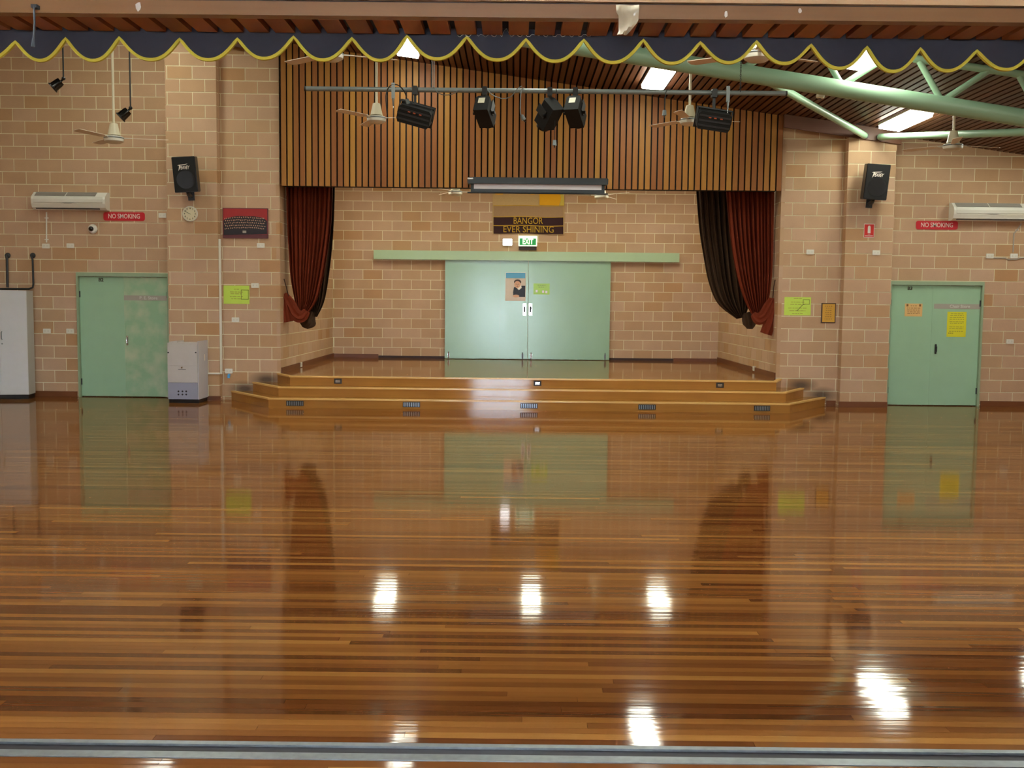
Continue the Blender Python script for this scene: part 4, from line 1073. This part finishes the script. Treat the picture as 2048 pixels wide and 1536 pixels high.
# group photograph left of the stage
a, b = at(446, 416, YB), at(537, 477, YB)
ph_ = thing('group_photograph', 'framed choir photograph of rows of people before a red curtain', 'picture', ((a.x + b.x) / 2, YB - .02, b.z))
MB().box((a.x, YB - .03, b.z), (b.x, YB, a.z)).build('mount', 'photo_frame', ph_)
y = YB - .03; W_, H_ = b.x - a.x, a.z - b.z
def gp(u, v): return (a.x + u * W_, a.z - v * H_)
pr = MB().box((a.x + .012, y - .002, b.z + .06), (b.x - .012, y, a.z - .012)).build('red_backdrop', 'photo_red', ph_)
MB().prism([gp(.02, .42), gp(.1, .33), gp(.3, .27), gp(.7, .27), gp(.9, .32), gp(.98, .42), gp(.98, .86), gp(.02, .9)], y - .003, y - .001).build('crowd', 'photo_dark', pr)
fm = MB(); rnd = random.Random(5)
for r_ in range(5):
    for i in range(22):
        u = .05 + .9 * (i + .5 * (r_ % 2)) / 22 + rnd.uniform(-.005, .005); v = .31 + .085 * r_ + .1 * abs(u - .5) ** 2 * 2 + rnd.uniform(-.01, .01)
        x, z = gp(u, v); fm.prism([(x + .0075 * math.cos(k * math.pi / 3), z + .010 * math.sin(k * math.pi / 3)) for k in range(6)], y - .0042, y - .003)
tag(fm.build('faces', 'photo_skin', pr), kind='stuff')
MB().box((gp(.44, 0)[0], y - .0042, gp(0, .83)[1]), (gp(.52, 0)[0], y - .003, gp(0, .75)[1])).build('name_card', 'tape_grey', pr)

# ------------------------------------------------------------------ clock
p = at(381, 428, YP); ck = thing('wall_clock', 'round cream wall clock under the left loudspeaker', 'clock', (p.x, YP, p.z))
My = Matrix.Rotation(math.pi / 2, 4, 'X')
MB().lathe([(.118, 0), (.12, .008), (.12, .03), (.112, .036), (.108, .03), (.1, .03)], 40, My).build('case', 'white_plastic', ck, True)
MB().lathe([(.108, .022), (.108, .031), (.001, .031)], 40, My).build('dial', 'clock_face', ck, True)
for n_ in range(1, 13):
    an = math.radians(90 - 30 * n_); text('numeral', str(n_), 'ink', ck, (.085 * math.cos(an), -.032, .085 * math.sin(an)), .032, None, None, .0005, .0012, local=True)
for an, L, w_ in ((math.radians(90 - 295), .055, .006), (math.radians(90 - 297), .085, .0045)):
    M = Matrix.Rotation(-an, 4, 'Y'); MB().box((-.012, -.036, -w_ / 2), (L, -.034, w_ / 2), M).build('hand', 'ink', ck, True)

# ------------------------------------------------------------------ loudspeakers
def speaker(px, py, rz, ry, label):
    D = YP - .30; p = at(px, py, D); t = thing('loudspeaker', label, 'loudspeaker', p, (math.radians(6), ry, rz), 'wall loudspeakers')
    MB().prism([(-.17, -.27), (-.175, -.255), (-.175, .255), (-.165, .268), (.165, .268), (.175, .255), (.175, -.255), (.165, -.27)], -.1, .12).build('cabinet', 'black', t, True)
    g = MB().bbox((-.165, -.118, -.258), (.165, -.1, .257), .02).build('grille', 'black_matte', t, True)
    Mf = Matrix.Rotation(math.pi / 2, 4, 'X')
    MB().lathe([(.135, .0), (.138, .004), (.11, .002), (.05, .0045), (.001, .0045)], 32, Matrix.Translation((.01, -.1185, -.08)) @ Mf).build('woofer', 'black', g, True)
    text('logo', 'PEAVEY', 'sign_white', g, (.0, -.121, .1), .075, rot(0, 0, 0), .16, .001, .0006, .4, .9, True)
    MB().prism([(-.095, .136), (-.07, .146), (.06, .158), (.03, .146), (-.05, .136), (-.06, .1), (-.085, .055), (-.074, .1), (-.068, .134)], -.1225, -.1205).build('logo_stroke', 'sign_white', g, True)
    MB().tube([(0, .02, -.27), (0, .05, -.31), (0, .26, -.33)], .03, 10).box((-.05, .25, -.4), (.05, .275, -.25)).build('bracket', 'black', t, True)
    return t
speaker(372, 349, .12, math.radians(-4), 'black wall loudspeaker on the left pier above the clock')
speaker(1751, 364, -.12, math.radians(4), 'black wall loudspeaker on the right pier above the fire extinguisher sign')

# ------------------------------------------------------------------ air conditioners
def aircon(px0, px1, py, label):
    p0, p1 = at(px0, py, YA - .1), at(px1, py, YA - .1); L = p1.x - p0.x
    t = thing('air_conditioner', label, 'air conditioner', ((p0.x + p1.x) / 2, YA, p0.z), None, 'wall air conditioners')
    P = lambda y, z: (y, z)
    prof = [(0, 0), (-.12, .0), (-.17, .03), (-.2, .09), (-.205, .16), (-.19, .205), (-.09, .28), (0, .285)]
    def sweep(x0, x1, pr, name, mat, parent):
        m = MB(); n = len(pr); v = [(x0, y, z) for y, z in pr] + [(x1, y, z) for y, z in pr]
        m.add(v, [list(range(n)), list(range(2 * n - 1, n - 1, -1))] + [(i, (i + 1) % n, n + (i + 1) % n, n + i) for i in range(n)]); return m.build(name, mat, parent, True)
    b = sweep(-L / 2, L / 2, prof, 'body', 'white_plastic', t)
    sweep(-L / 2 + .04, L / 2 - .04, [(-.2005, .1), (-.211, .11), (-.212, .16), (-.199, .2), (-.19, .203)], 'front_panel', 'offwhite', t)
    for s0_, s1_ in ((-L / 2 + .05, -.06), (-.04, L / 2 - .16)):
        g = sweep(s0_, s1_, [(-.185, .2115), (-.187, .2145), (-.097, .282), (-.094, .279)], 'intake_grille', 'ac_grille', t)
        for k in range(5):
            u = (k + .5) / 5; y_, z_ = -.187 + .09 * u, .2155 + .0665 * u
            MB().box((s0_, y_ - .003, z_ - .001), (s1_, y_ + .003, z_ + .004)).build('grille_bar', 'tape_grey', g, True)
    MB().box((-L / 2 + .06, -.162, .006), (L / 2 - .1, -.15, .02)).build('outlet_slot', 'charcoal', t, True)
    MB().box((-L / 2 + .06, -.182, .026), (L / 2 - .1, -.17, .03)).build('louvre', 'tape_grey', t, True)
    MB().prism([(-.1, .105), (-.05, .096), (.05, .096), (.1, .105), (.05, .101), (-.05, .101)], -.2145, -.208).build('finger_slot', 'charcoal', t, True)
    return t
aircon(68, 215, 419, 'white wall air conditioner on the left block wall above the security camera')
aircon(1902, 2058, 441, 'white wall air conditioner on the right block wall above the wiring boxes')

# ------------------------------------------------------------------ small wall plates and conduits
def plate(px, py, Y, label, w_=.118, h=.075, sw=True, cat='wall plate', nm='wall_plate'):
    p = at(px, py, Y); t = thing(nm, label, cat, (p.x, Y, p.z - h / 2), None, 'white wall plates')
    MB().bbox((p.x - w_ / 2, Y - .022, p.z - h / 2), (p.x + w_ / 2, Y, p.z + h / 2), .008).build('cover', 'white_plastic', t)
    if sw:
        for s in (-1, 1): MB().box((p.x + s * .026 - .01, Y - .028, p.z - .012), (p.x + s * .026 + .01, Y - .022, p.z + .014)).build('switch', 'offwhite', t)
    return t
plate(92.5, 492, YA, 'white box below the left air conditioner at the foot of its conduit')
plate(141.5, 491.5, YA, 'white wall plate below the left air conditioner, beside the conduit box')
plate(94.5, 662, YA, 'white wall plate just right of the white cupboard')
plate(141, 662, YA, 'white wall plate just left of the P. E. Store door')
plate(325.5, 431, YA, 'white wall plate left of the clock, tight against the pier')
plate(522, 491, YB, 'white wall plate below the group photograph')
plate(510.5, 571, YB, 'white wall plate at the top corner of the left lime plan')
plate(471.5, 639.5, YB, 'white wall plate below the left lime plan')
t = plate(458, 742, YB, 'white power point with a blue plug beside the stage steps')
p = at(459, 752, YB); MB().tube([(p.x, YB - .02, p.z + .02), (p.x, YB - .05, p.z + .01), (p.x, YB - .05, p.z - .03)], .022, 10).build('plug', 'blue_plastic', t)
plate(1620, 504, YB, 'white wall plate above the lime plan right of the stage')
plate(1752, 505.5, YP, 'white wall plate below the fire extinguisher sign')
plate(1979, 512, YA, 'white wall plate below the right air conditioner, nearer the NO SMOKING sign')
plate(2027, 512, YA, 'white box below the right air conditioner at the foot of its conduit')
plate(2019, 683, YA, 'white wall plate right of the Chair Store door')
for px, py, x, s, lb in ((600, 729, SX0, 1, 'small white socket low on the left alcove wall of the stage'), (1510, 737, SX1, -1, 'small white socket low on the right alcove wall of the stage')):
    d = ray(px, py); k = (x - EYE.x) / d.x; p = EYE + d * k
    t = thing('alcove_socket', lb, 'wall plate', (x, p.y, p.z - .04), None, 'alcove sockets')
    MB().box((min(x, x + s * .03), p.y - .06, p.z - .04), (max(x, x + s * .03), p.y + .06, p.z + .04)).build('cover', 'white_plastic', t)
    for q in (-.025, .025): MB().box((min(x + s * .03, x + s * .034), p.y + q - .01, p.z - .012), (max(x + s * .03, x + s * .034), p.y + q + .01, p.z + .012)).build('switch', 'offwhite', t)
def conduit(label, pts, Y, r, mat, clips=()):
    P = [at(px, py, Y - r - .001) for px, py in pts]; t = thing('conduit', label, 'conduit', P[-1])
    MB().tube(P, r, 10).build('pipe', mat, t)
    for px, py in clips:
        q = at(px, py, Y); MB().box((q.x - .03, Y - .012, q.z - .008), (q.x + .03, Y, q.z + .008)).build('saddle_clip', 'white_plastic', t)
conduit('thin white conduit running down from the left air conditioner', [(93, 424), (93, 485)], YA, .011, 'white_plastic', [(93.5, 436), (93.5, 479)])
conduit('thin grey conduit bending down from the right air conditioner', [(2043, 447), (2034, 460), (2028, 467), (2026, 505)], YA, .01, 'tape_grey', [(2034.5, 460)])
conduit('thin grey conduit linking the boxes under the right air conditioner', [(1985, 516), (2010, 516), (2016, 519), (2034, 519), (2040, 516), (2060, 516)], YA, .009, 'tape_grey')
# PVC duct down the side of the left pier
xq = XPL1; a, b = at(438, 478, YP + .05), at(438, 748, YP + .05)
t = thing('conduit', 'white plastic duct running down the edge of the left pier', 'conduit', (xq, YP + .06, b.z))
MB().box((xq, YP + .03, b.z), (xq + .03, YP + .07, a.z)).build('upright_duct', 'white_plastic', t)
t = thing('conduit', 'thin white pipe across the foot of the left pier into the grey cabinet', 'conduit', (xq, YP - .02, b.z))
MB().tube([(at(412, 748, YP).x, YP - .015, b.z + .01), (xq - .04, YP - .015, b.z + .01), (xq + .012, YP - .015, b.z + .012)], .013, 8).build('lower_duct', 'white_plastic', t)
# dome camera
p = at(186, 458, YA); t = thing('security_camera', 'small round white security camera below the left air conditioner', 'camera', (p.x, YA, p.z))
MB().lathe([(.075, 0), (.078, .015), (.07, .03), (.055, .045)], 24, My).build('base', 'white_plastic', t, True)
MB().ball((-.01, -.05, 0), .04).build('eye', 'black_gloss', t, True)
# black pipework over the cupboard
zr = 578
t = thing('black_pipework', 'black painted pipe frame fixed to the wall above the white cupboard', 'pipe', at(40, 578, YA))
def W(px, py, dy=.06): q = at(px, py, YA); return Vector((q.x, YA - .006 - dy, q.z))
MB().tube([W(16, 511, 0), W(16, 511), W(18, 518), W(19, 575)], .021, 10).build('riser_pipe', 'charcoal', t)
MB().tube([W(66, 511, 0), W(66, 511), W(69, 520), W(70.5, 568), W(69, 575), W(62, 578), W(30, 578), W(-40, 578)], .016, 10).build('bent_pipe', 'charcoal', t)
for px in (16, 66): q = at(px, 511, YA); MB().lathe([(.045, 0), (.04, .02), (.02, .035)], 16, Matrix.Translation((q.x, YA - .004, q.z)) @ My).build('wall_flange', 'charcoal', t)

# ------------------------------------------------------------------ white cupboard at the far left
fr = atz(57, 798.5, 0)
ang = math.radians(10)
t = thing('storage_cupboard', 'tall white two-door storage cupboard on a black plinth against the left block wall', 'cupboard', (fr.x, 16.36, 0), (0, 0, ang))
W2, DP, HT = .95, .38, at(57, 581, 16.4).z
MB().box((-W2, .02, .07), (0, DP, HT)).build('carcass', 'cupboard_side', t, True)
MB().box((-W2 + .01, .03, 0), (-.01, DP - .01, .07)).build('plinth', 'black', t, True)
xm = -(57 - 6) / 2070 * 16.4 / math.cos(ang)
for a_, b_, hx in ((-W2, xm - .002, xm - .035), (xm + .002, 0, xm + .035)):
    dd = MB().box((a_, 0, .075), (b_, .02, HT - .002)).build('door', 'cupboard_white', t, True)
    zz = at(9, 671, 16.3).z
    MB().tube([(hx, 0, zz + .06), (hx, -.03, zz + .05), (hx, -.03, zz - .05), (hx, 0, zz - .06)], .008, 8).build('handle', 'grey_metal', dd, True)
    MB().lathe([(.012, 0), (.012, .004), (.001, .005)], 10, Matrix.Translation((hx, 0, zz - .13)) @ My).build('lock', 'grey_metal', dd, True)

# ------------------------------------------------------------------ grey metal cabinet in front of the left pier
YG = 15.98
a, b = at(334, 690, YG), at(396.5, 690, YG); zt = at(365, 686, YG).z; GD = YP - .02 - YG
t = thing('floor_cabinet', 'waist-high grey metal unit with round vent holes in front of the left pier', 'cabinet', ((a.x + b.x) / 2, YG, 0))
MB().box((a.x, YG + .02, .06), (b.x - .012, YG + GD, zt - .02)).build('body', 'heater_grey', t)
MB().box((a.x + .01, YG + .03, 0), (b.x - .01, YG + GD - .02, .06)).build('plinth', 'black', t)
MB().prism([(0, 0)] * 0 or [(a.x, zt - .02), (b.x - .012, zt - .02), (b.x - .012, zt), (a.x, zt)], YG + .005, YG + GD).build('top', 'heater_grey', t)
MB().box((b.x - .012, YG, .06), (b.x, YG + GD, zt + .03)).build('side_panel', 'heater_side', t)
MB().prism([(a.x, zt), (a.x + .12, zt), (a.x + .12, zt + .025), (a.x, zt + .015)], YG + .1, YG + GD - .05).build('back_lip', 'heater_grey', t)
z1, z2 = at(365, 731, YG).z, at(365, 765, YG).z
up = MB().box((a.x + .004, YG, z1 + .003), (b.x - .016, YG + .02, zt - .022)).build('upper_panel', 'heater_grey', t)
md = MB().box((a.x + .004, YG, z2 + .003), (b.x - .016, YG + .02, z1 - .003)).build('middle_panel', 'heater_grey', t)
lo = MB().box((a.x + .004, YG, .062), (b.x - .016, YG + .02, z2 - .003)).build('lower_panel', 'heater_blue', t)
for px in (336.5, 391.5): q = at(px, 705, YG); MB().lathe([(.012, 0), (.012, .004), (.001, .005)], 10, Matrix.Translation((q.x, YG, q.z)) @ My).build('screw', 'charcoal', up)
q = at(364, 735, YG); MB().lathe([(.014, 0), (.014, .012), (.001, .014)], 12, Matrix.Translation((q.x, YG, q.z)) @ My).build('knob', 'steel', md)
MB().box((q.x - .06, YG - .002, q.z - .03), (q.x + .06, YG, q.z - .024)).build('maker_mark', 'charcoal', md)
for px in (357, 365, 372.5):
    for py in (782.7, 789): q = at(px, py, YG); MB().lathe([(.014, 0), (.014, .003), (.001, .003)], 14, Matrix.Translation((q.x, YG, q.z)) @ My).build('vent_hole', 'black', lo)
q = at(410, 715, YG + .3); MB().box((b.x, YG + .3, q.z - .05), (b.x + .002, YG + .34, q.z + .05)).build('rating_label', 'sign_white', t)
